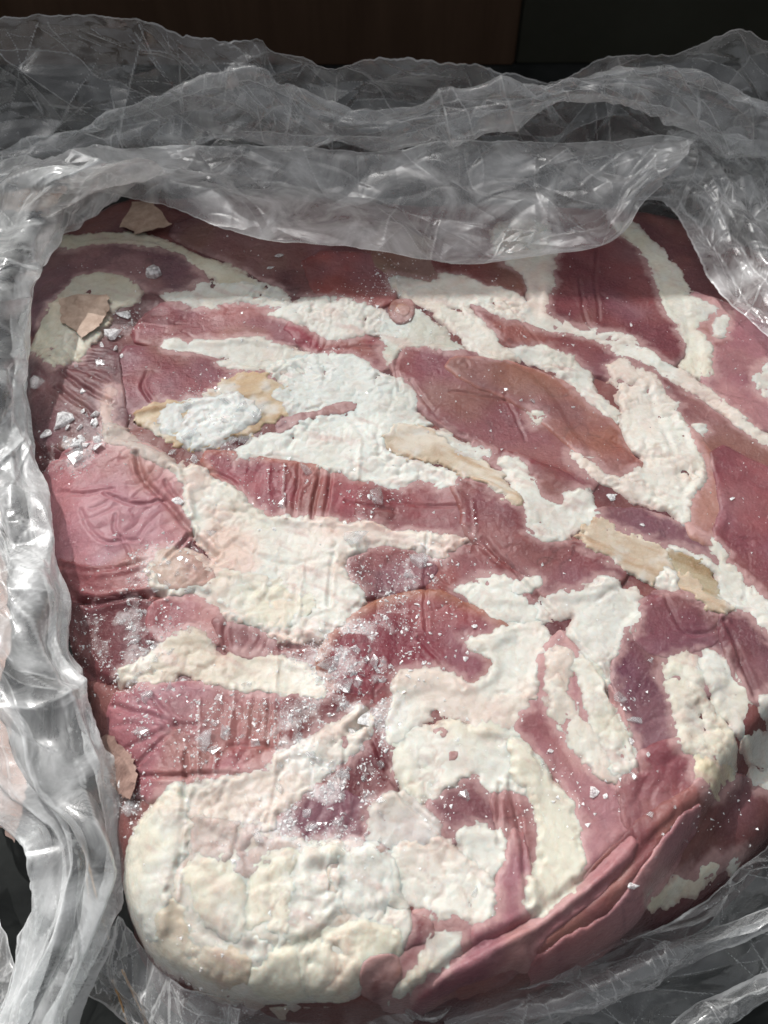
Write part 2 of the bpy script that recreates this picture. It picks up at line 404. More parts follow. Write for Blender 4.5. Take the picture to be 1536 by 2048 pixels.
for c in [
    ([(965,1075),(1010,1125),(1070,1185),(1120,1240),(1170,1305),(1215,1360),(1225,1400)], 1.6, 1.1),
    ([(1215,1380),(1245,1440),(1275,1500),(1285,1540)], 1.6, 1.2),
    ([(855,1150),(880,1170),(920,1195),(960,1220)], 0.9, 0.8),
    ([(835,1275),(870,1310),(905,1350),(925,1375)], 0.9, 0.8),
    ([(270,905),(285,960),(320,990),(355,1030),(385,1065),(430,1110)], 2.0, 1.4),
    ([(285,960),(270,940),(275,905)], 1.2, 1.0),
    ([(330,960),(350,990),(380,1030)], 1.2, 1.0),
    ([(210,985),(245,1005),(290,1008),(325,1000)], 1.3, 1.0),
    ([(115,985),(170,990),(225,975)], 0.9, 1.0),
    ([(230,1030),(225,1060),(250,1080),(275,1078)], .6, 0.9),
    ([(385,1060),(360,1090),(330,1120)], 1.3, 1.0),
    ([(110,1130),(170,1145),(230,1140),(290,1120)], 1.6, 1.3),
    ([(130,1200),(200,1205),(260,1185),(330,1185)], 1.8, 1.4),
    ([(240,1070),(260,1110),(270,1130)], 0.8, 0.8),
    ([(160,1020),(180,1060),(210,1085),(240,1080)], 0.9, 1.0),
    ([(225,1410),(280,1425),(330,1440),(380,1460)], 1.5, 1.1),
    ([(250,1500),(300,1475),(350,1445)], 1.3, 1.1),
    ([(270,1530),(310,1495),(350,1450)], 1.2, 1.0),
    ([(300,1390),(330,1425),(352,1445),(395,1450)], 1.2, 1.1),
    ([(230,1555),(320,1555),(400,1548),(480,1548)], 1.5, 1.1),
    ([(370,1505),(372,1560),(370,1600)], 1.3, 0.9),
    ([(460,1490),(520,1488),(550,1500)], 1.0, 0.9),
    ([(510,1370),(505,1430),(500,1480)], 1.1, 1.0),
    ([(540,1380),(535,1440),(535,1490)], 0.9, 0.9),
    ([(430,1370),(480,1420),(470,1500)], 0.8, 0.9),
    ([(560,1545),(545,1610),(530,1650)], 1.2, 1.0),
    ([(690,1500),(685,1560),(690,1620)], 1.0, 0.9),
    ([(730,1440),(760,1510),(780,1560),(830,1620),(900,1680)], 1.3, 0.9),
    ([(665,1110),(660,1160),(655,1210)], 0.8, 0.9),
    ([(855,1070),(850,1160),(850,1260)], 0.9, 0.8),
    ([(660,940),(655,990),(650,1030)], 1.5, 1.0),
    ([(640,935),(630,990),(625,1035)], 1.5, 1.0),
    ([(600,930),(590,985),(585,1030)], 1.0, 1.0),
    ([(420,940),(460,955),(480,985)], 1.2, 1.0),
    ([(295,740),(280,770),(300,800)], 1.3, 1.0),
    ([(120,740),(160,770),(200,790),(220,800)], 1.8, 1.3),
    ([(110,770),(150,800),(190,830)], 1.5, 1.3),
    ([(130,720),(180,745),(215,760)], 1.5, 1.2),
    ([(1330,1190),(1360,1270),(1420,1270),(1450,1240)], 1.0, 1.0),
    ([(1450,1240),(1480,1310),(1510,1390)], 1.5, 1.2),
    ([(1195,490),(1190,560),(1200,640)], 0.9, 1.0),
    ([(1010,600),(1060,660),(1130,740)], 0.6, 0.8),
    ([(820,760),(850,800),(880,840),(930,870)], 0.8, 0.9),
    ([(640,700),(700,690),(760,690)], 0.8, 0.9),
    ([(900,780),(960,790),(1010,800)], 0.6, 0.8),
    ([(1010,790),(1040,850),(1050,880)], 0.7, 0.8),
    ([(780,1000),(840,1010),(915,1010)], 0.7, 0.8),
    ([(560,1240),(555,1270),(560,1300)], 1.0, 0.9),
    ([(450,1235),(445,1265),(450,1290)], 1.2, 0.9),
    ([(1240,1590),(1262,1640),(1270,1680)], 0.8, 1.0),
    ([(1020,1560),(1040,1650),(1050,1740),(1058,1800)], 1.4, 1.2),
    ([(1000,1570),(995,1640),(1000,1690)], 1.2, 1.0),
    ([(820,2000),(880,1940),(960,1890),(1058,1845),(1130,1790),(1200,1735),(1250,1680)], 2.4, 1.8),
    ([(1070,1930),(1060,1895),(1075,1870),(1150,1820),(1220,1760),(1300,1690),(1350,1630)], 1.5, 1.8),
    ([(1300,1800),(1350,1730),(1390,1660),(1440,1580),(1490,1520)], 3.5, 2.2),
    ([(110,1195),(160,1215),(220,1200),(290,1190)], 2.2, 1.6),
    ([(150,1340),(210,1370),(260,1375)], 2.4, 1.8),
    ([(60,905),(110,915),(160,900)], 2.2, 1.8),
    ([(735,1425),(720,1450),(700,1460)], 3.0, 2.0),
    ([(372,1640),(362,1720),(372,1790),(395,1850),(440,1885),(500,1900)], 1.21, 2.30),
    ([(490,1700),(500,1770),(498,1840),(500,1890)], 0.94, 1.95),
    ([(598,1705),(600,1780),(592,1850)], 0.83, 1.84),
    ([(688,1700),(690,1760),(680,1830)], 0.83, 1.84),
    ([(500,1900),(560,1895),(610,1885),(670,1855),(720,1830),(790,1815)], 1.10, 2.18),
    ([(605,1890),(618,1940),(615,1995)], 0.83, 1.84),
    ([(400,1650),(460,1690),(540,1700),(640,1690)], 0.77, 2.07),
    ([(790,1480),(800,1560),(830,1600)], 0.66, 1.72),
    ([(470,1080),(520,1120),(590,1130),(660,1110)], 0.61, 1.72),
    ([(420,1150),(480,1160),(540,1200)], 0.66, 1.72),
    ([(640,790),(700,830),(740,890),(800,930)], 0.66, 1.61),
    ([(1300,770),(1310,830),(1350,900),(1370,980)], 0.61, 1.61),
    ([(560,1290),(600,1295),(650,1280)], 2.4, 1.5),
    ([(690,1000),(740,1015),(790,1020)], .8, 1.0),
    ([(1190,660),(1170,640),(1160,560)], .8, 1.0),
    ([(800,780),(790,740),(800,700)], 1.2, 1.0),
]:
    crease(*c)
wrinkles([(560,920),(700,930),(710,1040),(560,1040)], 80, 5.5, 0.7, 1)
wrinkles([(60,700),(240,680),(240,850),(60,880)], -35, 6.0, 1.3, 2)
wrinkles([(80,900),(390,890),(390,1150),(90,1190)], 30, 9.0, 0.7, 3)
wrinkles([(210,1380),(420,1370),(420,1580),(220,1560)], -20, 8.0, 0.9, 4)
wrinkles([(420,1370),(600,1370),(580,1550),(420,1560)], 88, 9.0, 0.7, 5)
wrinkles([(550,1520),(780,1480),(780,1690),(520,1700)], 70, 7.0, 0.9, 6)
wrinkles([(440,1220),(640,1240),(620,1310),(440,1310)], 80, 5.0, 0.8, 7)
wrinkles([(140,1190),(320,1190),(320,1380),(160,1380)], 60, 6.0, 1.0, 8)
wrinkles([(660,1110),(860,1110),(860,1330),(660,1400)], 85, 8.0, 0.5, 9)
wrinkles([(830,1080),(1250,960),(1260,1180),(860,1200)], 35, 14.0, 0.4, 10)
wrinkles([(560,540),(780,540),(780,720),(600,720)], 70, 5.0, 0.6, 11)
wrinkles([(1240,1200),(1536,1180),(1500,1500),(1240,1500)], 55, 16.0, 0.6, 12)
wrinkles([(1040,1300),(1240,1400),(1260,1650),(1100,1650)], 115, 11.0, 0.6, 13)
wrinkles([(1250,1480),(1440,1460),(1420,1650),(1200,1700)], 50, 9.0, 0.8, 14)

# frost cover: blotches (photo x, y, radius, strength)
FROSTM = np.zeros_like(H0)
for fx, fy, fr_, fs_ in [(155,890,60,.9),(255,640,40,.4),(430,835,90,.7),(560,750,60,.4),(640,745,70,.5),(700,760,60,.35),(300,1130,70,.6),(240,1250,80,.7),(290,1300,70,.7),
        (700,1290,90,.85),(640,1330,70,.8),(740,1430,60,1.0),(620,1480,90,.8),(650,1560,90,.8),(560,1660,90,.8),(500,1620,80,.5),(690,1640,90,.7),(840,1120,45,.9),(800,1200,80,.5),(410,1490,70,.4),(460,1400,70,.4),
        (280,1470,70,.35),(330,1550,70,.3),(700,1700,70,.5),(820,1640,80,.4),(250,1600,50,.6),(750,990,50,.4),(560,1000,60,.25),(680,1150,60,.5),(620,1280,60,.45),(800,560,80,.4),(820,640,70,.4),(880,660,60,.3),(600,1210,90,.25),(950,1480,60,.4),
        (1100,1590,60,.3),(1240,1400,40,.3),(480,1000,70,.2),(720,600,60,.25),(1180,1230,70,.2),(980,1180,60,.25),(400,1340,60,.4),(520,1335,80,.35),(370,1860,60,.3),(400,1930,70,.4),(1440,1620,60,.15),(1480,1760,90,.12)]:
    p = onmeat(fx, fy); r_ = fr_ * MMP * 1.1
    sel = np.ix_((GY > p[1] - 2.2 * r_) & (GY < p[1] + 2.2 * r_), (GX > p[0] - 2.2 * r_) & (GX < p[0] + 2.2 * r_))
    FROSTM[sel] = np.maximum(FROSTM[sel], fs_ * np.exp(-((XX[sel] - p[0]) ** 2 + (YY[sel] - p[1]) ** 2) / (r_ * r_)))
FROSTM *= sstep(0.18, 0.62, upsample(0.5 + 0.7 * fbm(cx_ * 150, cy_ * 150, 91, 3)))
# long thin ice ridges left by the bag's folds, whitened to mimic their glints
for P, s_ in [([(568,930),(566,1000),(572,1040)],.6),([(537,940),(536,985)],.5),([(555,1290),(550,1400),(548,1540)],.4),([(375,1590),(368,1680),(355,1800)],.7),([(660,1690),(655,1800)],.5),([(470,1370),(455,1480)],.6),
              ([(398,1400),(395,1560)],.6),([(430,1500),(425,1570)],.5),([(605,1130),(598,1230)],.5),([(945,1000),(950,1060),(940,1100)],.4),([(720,880),(715,960)],.3),([(925,1050),(1000,1130)],.25)]:
    W = P2W(P); m = 0.004
    sel = np.ix_((GY > W[:, 1].min() - m) & (GY < W[:, 1].max() + m), (GX > W[:, 0].min() - m) & (GX < W[:, 0].max() + m))
    d = segdist(XX[sel] + 0.0006 * fbm(XX[sel] * 200, YY[sel] * 200, 4, 2), YY[sel], W[:-1], W[1:])
    FROSTM[sel] = np.maximum(FROSTM[sel], s_ * np.exp(-(d / 0.0011) ** 2)); CARVE[sel] -= 0.0007 * np.exp(-(d / 0.0011) ** 2)

HC = H0.copy() - 0.002
slab = empty('frozen_meat_slab', (0.02, 0, 0))
tag(slab, 'frozen slab of red marbled meat with white fat, lying in an open clear bag', 'meat')

def blur(A, n):
    for _ in range(n):
        A = (A + np.roll(A, 1, 0) + np.roll(A, -1, 0)) / 3
        A = (A + np.roll(A, 1, 1) + np.roll(A, -1, 1)) / 3
    return A
def gridmesh(name, Z, mask, sel, mat, parent, col, aux):
    ny, nx = Z.shape
    cm = mask[:-1, :-1] & mask[1:, :-1] & mask[:-1, 1:] & mask[1:, 1:]
    j, i = np.nonzero(cm)
    if len(j) < 4: return None
    a = j * nx + i
    F = np.stack([a, a + 1, a + nx + 1, a + nx], 1)
    used = np.unique(F); idx = np.full(ny * nx, -1); idx[used] = np.arange(len(used))
    x, y = XX[sel].ravel()[used], YY[sel].ravel()[used]
    V = np.stack([x, y, Z.ravel()[used]], 1)
    if parent is not None: V = V - np.array(parent.location)
    return mesh_np(name, V, idx[F], mat, parent, {'Col': col.reshape(-1, 3)[used], 'Aux': aux.reshape(-1, 3)[used]})

KLIT = 1.02
OPS = []
def piece(name, P, kind, t, c1, c2=None, **k):
    OPS.append((name, P, kind, t, c1, c2, k))
FATL = np.full(H0.shape, -20.0)
FATD = np.full(H0.shape, -20.0)          # mm inside (+) or outside (-) the nearest fat
def outline(P, kind, seed, warp, grow):
    W = chaikin(P2W(P), 1); m = 0.009
    sel = np.ix_((GY > W[:, 1].min() - m) & (GY < W[:, 1].max() + m), (GX > W[:, 0].min() - m) & (GX < W[:, 0].max() + m))
    x, y = XX[sel], YY[sel]
    wa = 0.0011 * warp
    xw = x + wa * fbm(x * 160, y * 160, seed, 3) + 1.5 * wa * fbm(x * 45, y * 45, seed + 5, 2)
    yw = y + wa * fbm(x * 160, y * 160, seed + 2, 3) + 1.5 * wa * fbm(x * 45, y * 45, seed + 7, 2)
    d = sdf(xw, yw, W) * 1000
    if kind != 'muscle':
        e1, e2 = cell(x * 240 + 0.6 * fbm(x * 120, y * 120, seed + 91, 2), y * 240, seed + 93)
        d = d + grow - 0.3 + warp * (1.8 * (0.55 - e1) + 2.0 * fbm(x * 170, y * 170, seed + 95, 4) + 0.7 * fbm(x * 620, y * 620, seed + 97, 2) + 1.5 * fbm((x * .9 - y * .42) * 70, (x * .42 + y * .9) * 380, seed + 98, 3))
    else:
        d = d + grow
    return sel, x, y, d
def lay(sd_, name, P, kind, t, c1, c2=None, rnd=None, lob=0.0, lobs=8.0, warp=1.0, rim=None, ang=None, parent=slab, mat=None, sm=2, fine=1.0, rimw=2.5, grow=2.0, gain=1.0):
    """lay one piece on the slab: t thickness (mm), rnd edge radius (mm), lob lobule height (mm), lobs lobule size (mm)"""
    sel, x, y, d = outline(P, kind, sd_, warp, grow)
    if rnd is None: rnd = 4.0 if kind == 'fat' else 5.0
    t = t * ((0.50 if t > 3 else 0.22) if kind == 'fat' else 0.45)
    qq = np.clip(d / rnd, 0, 1)
    h = t * np.sqrt(np.maximum(0, 1 - (1 - qq) ** 2))
    if kind == 'fat' and rnd < 6: h = t * sstep(0, rnd, d)
    inn = sstep(0, 2.0, d)
    lob = lob * 1.4
    inl = sstep(0.2, 4.5, d)
    if lob:
        lw1, lw2 = fbm(x * 75, y * 75, sd_ + 21, 4), fbm(x * 75, y * 75, sd_ + 27, 4)
        f1, f2 = cell(x * 1000 / lobs + 1.3 * lw1, y * 1000 / lobs + 1.3 * lw2, sd_)
        clump = sstep(-0.25, 0.45, fbm(x * 48, y * 48, sd_ + 23, 3))
        h = h + inl * lob * clump * (1.7 * np.sqrt(np.maximum(0, 1 - (f1 / 0.85) ** 2)) - 1.1)
        sept = sstep(0.12, 0.0, f2 - f1) * sstep(-.1, .5, lw1) * clump
        g1, g2 = cell(x * 2100 / lobs + 1.1 * lw2, y * 2100 / lobs + 1.1 * lw1, sd_ + 9)
        h = h + inl * lob * 0.30 * (1.2 - .6 * clump) * (np.sqrt(np.maximum(0, 1 - (g1 / 0.85) ** 2)) - 0.65)
        h = h + inn * 0.8 * fbm(x * 60, y * 60, sd_ + 29, 3) - inn * 0.5 * sstep(.08, 0, np.abs(fbm(x * 75, y * 75, sd_ + 28, 3))) * clump
    h = h + inn * fine * (0.35 * fbm(x * 110, y * 110, sd_ + 31, 3) + (0.08 if kind == 'fat' else 0.06) * fbm(x * 420, y * 420, sd_ + 33, 3))
    h = np.where(d < 0, d * 1.8, h)
    base = blur(HC[sel], sm)
    Z = base + 0.001 * h
    mask = d > -2.6
    # true colour of the tissue, with mottling, veils of fascia and a rim
    c2 = c1 if c2 is None else c2
    A, B = lin(c1) / KLIT, lin(c2) / KLIT
    f = sstep(0.25, 0.75, 0.5 + 0.75 * fbm(x * 38 , y * 38, sd_ + 41, 4))[..., None]
    col = A * (1 - f) + B * f
    if kind == 'muscle':
        a = R(ang if ang is not None else 20)
        u, v = x * math.cos(a) + y * math.sin(a), -x * math.sin(a) + y * math.cos(a)
        fib = fbm(u * 40, v * 260, sd_ + 51, 4)
        col = col * (1 + 0.13 * fib[..., None])
        veil = sstep(0.15, 0.75, fbm(u * 22 + 0.5 * fib, v * 60, sd_ + 53, 4))[..., None] * 0.42
        col = col * (1 - veil) + (col * 0.5 + np.array([.30, .20, .20]) * 0.75) * veil
        vein = sstep(0.06, 0.0, np.abs(fbm(x * 55, y * 55, sd_ + 57, 3)))[..., None] * sstep(0.0, 0.3, fbm(x * 20, y * 20, sd_ + 58, 2))[..., None]
        col = col * (1 - 0.35 * vein)
        dark = sstep(0.2, 0.7, fbm(x * 30, y * 30, sd_ + 59, 3))[..., None]
        col = col * (1 - dark * np.array([.28, .38, .25]))
        big = fbm(x * 17, y * 17, sd_ + 111, 3)[..., None]
        pale = sstep(.0, .5, big) * .40; col = col * (1 - pale) + np.array([.40, .225, .245]) * pale
        crim = sstep(.0, .5, -big) * .48; col = col * (1 - crim) + np.array([.22, .045, .07]) * crim
        mau = sstep(.05, .5, fbm(x * 21, y * 21, sd_ + 115, 3))[..., None] * .42; col = col * (1 - mau) + np.array([.37, .175, .235]) * mau
        tan = sstep(.12, .6, fbm(x * 24, y * 24, sd_ + 113, 3))[..., None] * .45; col = col * (1 - tan) + np.array([.36, .19, .125]) * tan
        g_ = col.mean(-1, keepdims=True); col = (col * 0.92 + g_ * 0.08) * np.array([.53, .485, .475]) * gain
        fd = FATD[sel] + 1.6 * fbm(x * 260, y * 260, sd_ + 121, 4) + 2.0 * fib
        fn = sstep(-4.5, 0.5, fd)[..., None] * 0.72            # fascia and thin fat spreading from the fat onto the muscle
        col = col * (1 - fn) + np.array([.37, .235, .225]) * fn * (0.5 + 0.5 * gain)
        wn1, wn2 = fbm(x * 60, y * 60, sd_ + 101, 3), fbm(x * 60, y * 60, sd_ + 103, 3)
        k1, k2 = cell(u * 55 + 1.2 * wn1, v * 120 + 1.2 * wn2, sd_ + 105)          # a net of fine wrinkles
        Z = Z - 0.00055 * inn * sstep(0.10, 0.0, k2 - k1) * sstep(-.1, .5, wn1) + 0.00016 * inn * fib
    elif kind == 'tendon':
        a = R(ang); u, v = x * math.cos(a) + y * math.sin(a), -x * math.sin(a) + y * math.cos(a)
        fib = fbm(u * 45, v * 330, sd_ + 51, 4)[..., None]; bl = fbm(x * 70, y * 70, sd_ + 52, 4)[..., None]
        col = col * (1 - sstep(-.05, .6, fib) * np.array([.22, .34, .45])) * (1 - sstep(.1, .7, bl) * np.array([.25, .36, .45]))
        wt = sstep(.15, .6, -bl); col = col * (1 - wt) + np.array([.72, .68, .60]) * wt
        Z = Z + 0.0005 * inn * fib[..., 0]
    else:
        pk = sstep(0.1, 0.7, fbm(x * 60, y * 60, sd_ + 61, 4))[..., None] * 0.5
        col = col * (1 - pk * np.array([.10, .26, .28]))
        if lob:
            crk = sstep(.07, 0, np.abs(fbm(x * 75, y * 75, sd_ + 28, 3))) * clump
            col = col * (1 - .5 * crk[..., None] * np.array([.16, .34, .36]))
            col = col * (1 - (0.55 * min(1, lob) * sept[..., None]) * np.array([.22, .40, .42]))
        pa = sstep(0.0, 0.8, fbm(x * 28, y * 28, sd_ + 63, 3))[..., None]
        col = col * (1 - pa * np.array([.10, .13, .17]))
        stk = fbm((x * .9 - y * .42) * 55, (x * .42 + y * .9) * 230, sd_ + 66, 4)
        thin = (sstep(.16, .55, stk) * .5 * sstep(-.25, .35, fbm(x * 32, y * 32, sd_ + 67, 3)))[..., None]      # streaks of thin fat, tissue showing through
        col = col * (1 - thin) + np.array([.62, .42, .40]) * thin
        th = sstep(1.9, 0.0, d + 0.9 * fbm(x * 300, y * 300, sd_ + 65, 3))[..., None] * 0.62 * (1 - sstep(-1.0, 1.5, FATL[sel]))[..., None]          # fat thins out at its rim, tissue shows through
        col = col * (1 - th) + np.array([.45, .30, .28]) * th
    if rim is not None:
        rm = sstep(rimw, 0.3, d + 1.0 * fbm(x * 90, y * 90, sd_ + 71, 2))[..., None] * 0.45
        col = col * (1 - rm) + lin(rim) / KLIT * rm
    if kind == 'fat': col = col * np.array([.70, .715, .705])
    if kind == 'tendon': col = col * np.array([.70, .72, .76])
    col = np.clip(col, 0.01, 0.80)
    fro = FROSTM[sel] + 0.10 * sstep(0.2, 0.7, fbm(x * 70, y * 70, sd_ + 81, 3))
    aux = np.stack([fro, inn, np.zeros_like(fro)], -1)
    o = gridmesh(name, Z - CARVE[sel], mask, sel, mat or (FAT if kind == 'fat' else MUSCLE), parent, col, aux)
    HC[sel] = np.where(mask, np.maximum(HC[sel], Z), HC[sel])
    if kind == 'fat': FATL[sel] = np.maximum(FATL[sel], d)
    return o

# the slab's own body, under every piece
sel = np.ix_(GY > -9, GX > -9)
f = sstep(.3, .7, upsample(0.5 + 0.8 * fbm(cx_ * 40, cy_ * 40, 201, 4)))[..., None]
bcol = (lin((150, 88, 84)) * (1 - f) + lin((118, 62, 66)) * f) / KLIT
Zb = np.maximum(H0 - 0.002 - CARVE, -0.004) + upsample(0.0009 * fbm(cx_ * 120, cy_ * 120, 203, 3) - 0.003 * np.abs(fbm(cx_ * 30, cy_ * 30, 207, 3)))
h2 = (slice(None, None, 2), slice(None, None, 2))
nyb, nxb = Zb[h2].shape
mb = (D0 > -0.021)[h2]; cmb = mb[:-1, :-1] & mb[1:, :-1] & mb[:-1, 1:] & mb[1:, 1:]
jj, ii = np.nonzero(cmb); ab = jj * nxb + ii
Fb = np.stack([ab, ab + 1, ab + nxb + 1, ab + nxb], 1); ub = np.unique(Fb); ix_ = np.full(nyb * nxb, -1); ix_[ub] = np.arange(len(ub))
mesh_np('slab_body', np.stack([XX[h2].ravel(), YY[h2].ravel(), Zb[h2].ravel()], 1)[ub] - np.array(slab.location), ix_[Fb], MUSCLE, slab,
        {'Col': np.clip(bcol * np.array([.55, .62, .62]), .01, .8)[h2].reshape(-1, 3)[ub], 'Aux': np.repeat(FROSTM[h2].reshape(-1, 1), 3, 1)[ub]})

# ---- muscles (photo outlines; thickness mm; two tissue colours; grain direction)
def M(P, t, c1, c2, ang=20, rnd=5, **k): return piece('muscle', P, 'muscle', t, c1, c2, rnd=rnd, ang=ang, **k)
M([(40,600),(70,520),(130,485),(220,480),(330,490),(400,530),(420,570),(380,590),(300,580),(260,555),(170,545),(110,590),(60,680),(42,720)], 2.5, (172,118,122), (120,72,88), 15)
M([(330,450),(420,430),(560,445),(650,480),(700,540),(680,580),(600,590),(540,560),(460,520),(390,490)], 2.0, (150,92,88), (120,66,70), -15)
M([(600,500),(760,500),(800,560),(780,610),(700,600),(630,590)], 2.0, (150,70,68), (186,92,84), -10)
M([(760,460),(880,480),(890,540),(880,565),(800,560),(740,520)], 2.0, (178,150,125), (168,130,110), -10)
M([(860,470),(1000,480),(1040,540),(1055,590),(1000,585),(940,560),(880,560)], 2.5, (160,84,74), (140,70,68), -20)
M([(1085,480),(1180,470),(1260,470),(1310,540),(1330,620),(1370,650),(1370,700),(1340,735),(1270,690),(1190,670),(1090,645),(1085,580)], 3.0, (150,78,82), (132,60,72), -40)
M([(1370,580),(1440,600),(1536,640),(1580,700),(1580,860),(1500,850),(1430,790),(1400,740),(1410,680),(1380,640)], 3.0, (186,140,142), (170,118,128), -45, gain=1.4)
M([(300,610),(400,595),(480,590),(560,600),(600,640),(620,680),(560,690),(500,680),(400,690),(320,690),(255,670)], 3.0, (176,112,112), (160,92,98), 0, gain=1.25)
M([(560,640),(640,660),(760,670),(790,720),(760,740),(680,710),(610,700)], 2.0, (168,96,88), (176,60,84), -15)
M([(235,690),(300,690),(400,705),(500,735),(560,750),(500,790),(400,800),(310,815),(260,830),(235,780)], 3.0, (178,92,98), (150,58,74), 5)
M([(60,700),(130,700),(230,690),(240,770),(250,850),(190,880),(100,900),(60,850),(45,770)], 2.0, (140,88,92), (112,62,72), -35)
M([(935,590),(1000,620),(1080,660),(1180,672),(1260,710),(1320,740),(1330,790),(1260,760),(1190,740),(1120,710),(1040,700),(980,655)], 2.0, (176,108,100), (158,84,82), -25)
M([(1320,740),(1380,775),(1440,830),(1536,890),(1580,930),(1580,990),(1480,940),(1400,900),(1350,830)], 2.0, (172,112,108), (150,90,96), -30)
M([(780,690),(860,690),(960,700),(1020,730),(1080,760),(1130,840),(1180,930),(1200,970),(1150,985),(1060,930),(1000,900),(930,870),(860,830),(820,790),(790,750)], 3.0, (164,88,84), (150,62,74), -20)
M([(880,720),(960,715),(1060,730),(1130,765),(1190,800),(1235,850),(1260,900),(1290,930),(1250,960),(1200,950),(1150,900),(1090,840),(1010,790),(930,760)], 3.0, (176,112,92), (166,92,82), -28, rim=(170,110,95))
M([(930,880),(1010,900),(1100,930),(1170,970),(1180,1000),(1120,1010),(1060,980),(1000,930)], 2.0, (158,74,80), (142,58,70), -20)
M([(395,905),(470,905),(560,920),(640,930),(720,950),(770,975),(780,1050),(700,1050),(600,1045),(530,1040),(480,1010),(440,970)], 3.2, (180,94,102), (166,72,88), 85, rim=(150,94,70), rimw=7, gain=1.15)
M([(720,965),(800,960),(880,965),(930,985),(945,1070),(860,1070),(760,1060),(710,1045)], 2.6, (172,88,92), (152,66,76), 0)
M([(895,950),(980,960),(1060,1010),(1100,1080),(1180,1080),(1250,1135),(1230,1160),(1180,1190),(1100,1195),(1040,1160),(970,1100),(930,1060),(920,1000)], 3.2, (160,98,98), (150,78,84), -32, rim=(140,86,80))
M([(1190,1010),(1280,1020),(1370,1040),(1430,1080),(1440,1130),(1370,1110),(1290,1085),(1190,1045)], 2.5, (142,88,92), (132,76,88), -20)
M([(1345,830),(1410,880),(1450,980),(1450,1070),(1420,1090),(1370,1060),(1380,990),(1410,940),(1380,870)], 2.5, (186,136,110), (176,120,100), -70, gain=1.35)
M([(1420,880),(1536,930),(1620,980),(1620,1220),(1536,1200),(1470,1140),(1430,1080),(1450,1000)], 3.5, (160,92,98), (140,74,86), -50, gain=1.15)
M([(880,1110),(940,1080),(1000,1120),(1060,1170),(1080,1210),(1000,1200),(940,1200),(880,1190),(845,1150)], 2.6, (168,88,84), (156,82,82), -30)
M([(80,1000),(95,930),(150,890),(220,880),(300,890),(350,930),(375,980),(385,1050),(350,1110),(280,1135),(180,1150),(120,1140),(95,1080)], 4.0, (176,116,122), (160,92,100), 30, gain=1.5)
M([(105,1130),(180,1150),(270,1130),(310,1160),(300,1190),(200,1210),(130,1220)], 3.0, (164,100,100), (146,80,86), 10, gain=1.3)
M([(130,1210),(200,1205),(300,1190),(310,1250),(280,1320),(200,1370),(150,1340)], 2.5, (160,98,98), (130,70,74), 45)
M([(300,1215),(350,1190),(410,1195),(440,1220),(445,1280),(400,1275),(330,1280),(300,1260)], 3.0, (182,132,130), (172,112,116), 0, gain=1.45)
M([(430,1220),(520,1245),(600,1290),(650,1310),(640,1340),(540,1315),(450,1300)], 2.4, (166,96,98), (150,78,84), 80)
M([(685,1110),(760,1090),(850,1105),(870,1150),(780,1190),(700,1180)], 2.0, (156,90,94), (140,72,84), 85)
M([(650,1280),(700,1225),(780,1190),(860,1180),(940,1210),(1010,1240),(1030,1270),(980,1290),(1000,1340),(930,1385),(850,1360),(790,1400),(770,1450),(700,1430),(660,1380),(640,1330)], 3.4, (170,82,88), (150,58,76), 85, rim=(150,104,72), rimw=9)
M([(210,1390),(300,1370),(400,1360),(500,1375),(590,1385),(600,1440),(570,1530),(480,1560),(370,1590),(270,1590),(230,1530)], 3.4, (176,98,110), (156,72,88), 0, gain=1.3)
M([(560,1390),(650,1385),(720,1400),(790,1440),(800,1520),(790,1600),(730,1640),(680,1600),(690,1520),(640,1500),(570,1500)], 2.5, (160,82,86), (130,60,66), 70)
M([(510,1640),(580,1590),(650,1560),(720,1600),(780,1650),(770,1720),(680,1710),(600,1700),(530,1700)], 2.5, (146,88,98), (124,66,88), 60)
M([(1230,1300),(1260,1250),(1310,1190),(1380,1175),(1440,1200),(1460,1260),(1470,1330),(1440,1370),(1370,1420),(1380,1480),(1340,1500),(1290,1540),(1250,1440),(1225,1370)], 4.0, (146,92,104), (122,66,90), 60)
M([(1290,1180),(1400,1180),(1450,1230),(1440,1280),(1380,1300),(1320,1310),(1260,1270)], 1.5, (150,90,100), (132,72,88), 10)
M([(1440,1190),(1536,1230),(1620,1280),(1620,1430),(1536,1430),(1480,1380),(1450,1300)], 3.5, (142,88,98), (122,72,84), -50)
M([(1070,1310),(1110,1270),(1140,1260),(1180,1320),(1230,1390),(1260,1500),(1280,1600),(1260,1680),(1200,1740),(1165,1760),(1170,1650),(1130,1560),(1080,1500),(1030,1450),(1060,1400)], 3.0, (176,128,128), (162,106,116), -62, gain=1.4)
M([(1240,1560),(1280,1500),(1380,1480),(1440,1510),(1440,1590),(1380,1640),(1280,1680),(1250,1640)], 2.6, (166,106,96), (146,84,92), 50, gain=1.25)
M([(865,1600),(900,1560),(960,1540),(990,1590),(1010,1640),(1010,1680),(940,1670),(880,1690),(850,1640)], 2.5, (156,106,112), (142,84,94), -20)
M([(985,1580),(1020,1560),(1070,1590),(1085,1660),(1070,1750),(1050,1800),(1020,1720),(1000,1660)], 2.4, (166,116,116), (150,94,98), -75, gain=1.25)
M([(840,1810),(920,1830),(1000,1840),(1060,1860),(1000,1920),(920,1960),(840,2000),(760,2000),(700,1960),(720,1920),(800,1880)], 2.5, (168,116,114), (148,88,96), 25, gain=1.25)
M([(700,1820),(760,1800),(800,1830),(850,1840),(860,1870),(790,1890),(730,1860)], 2.4, (170,118,112), (156,96,98), 10)
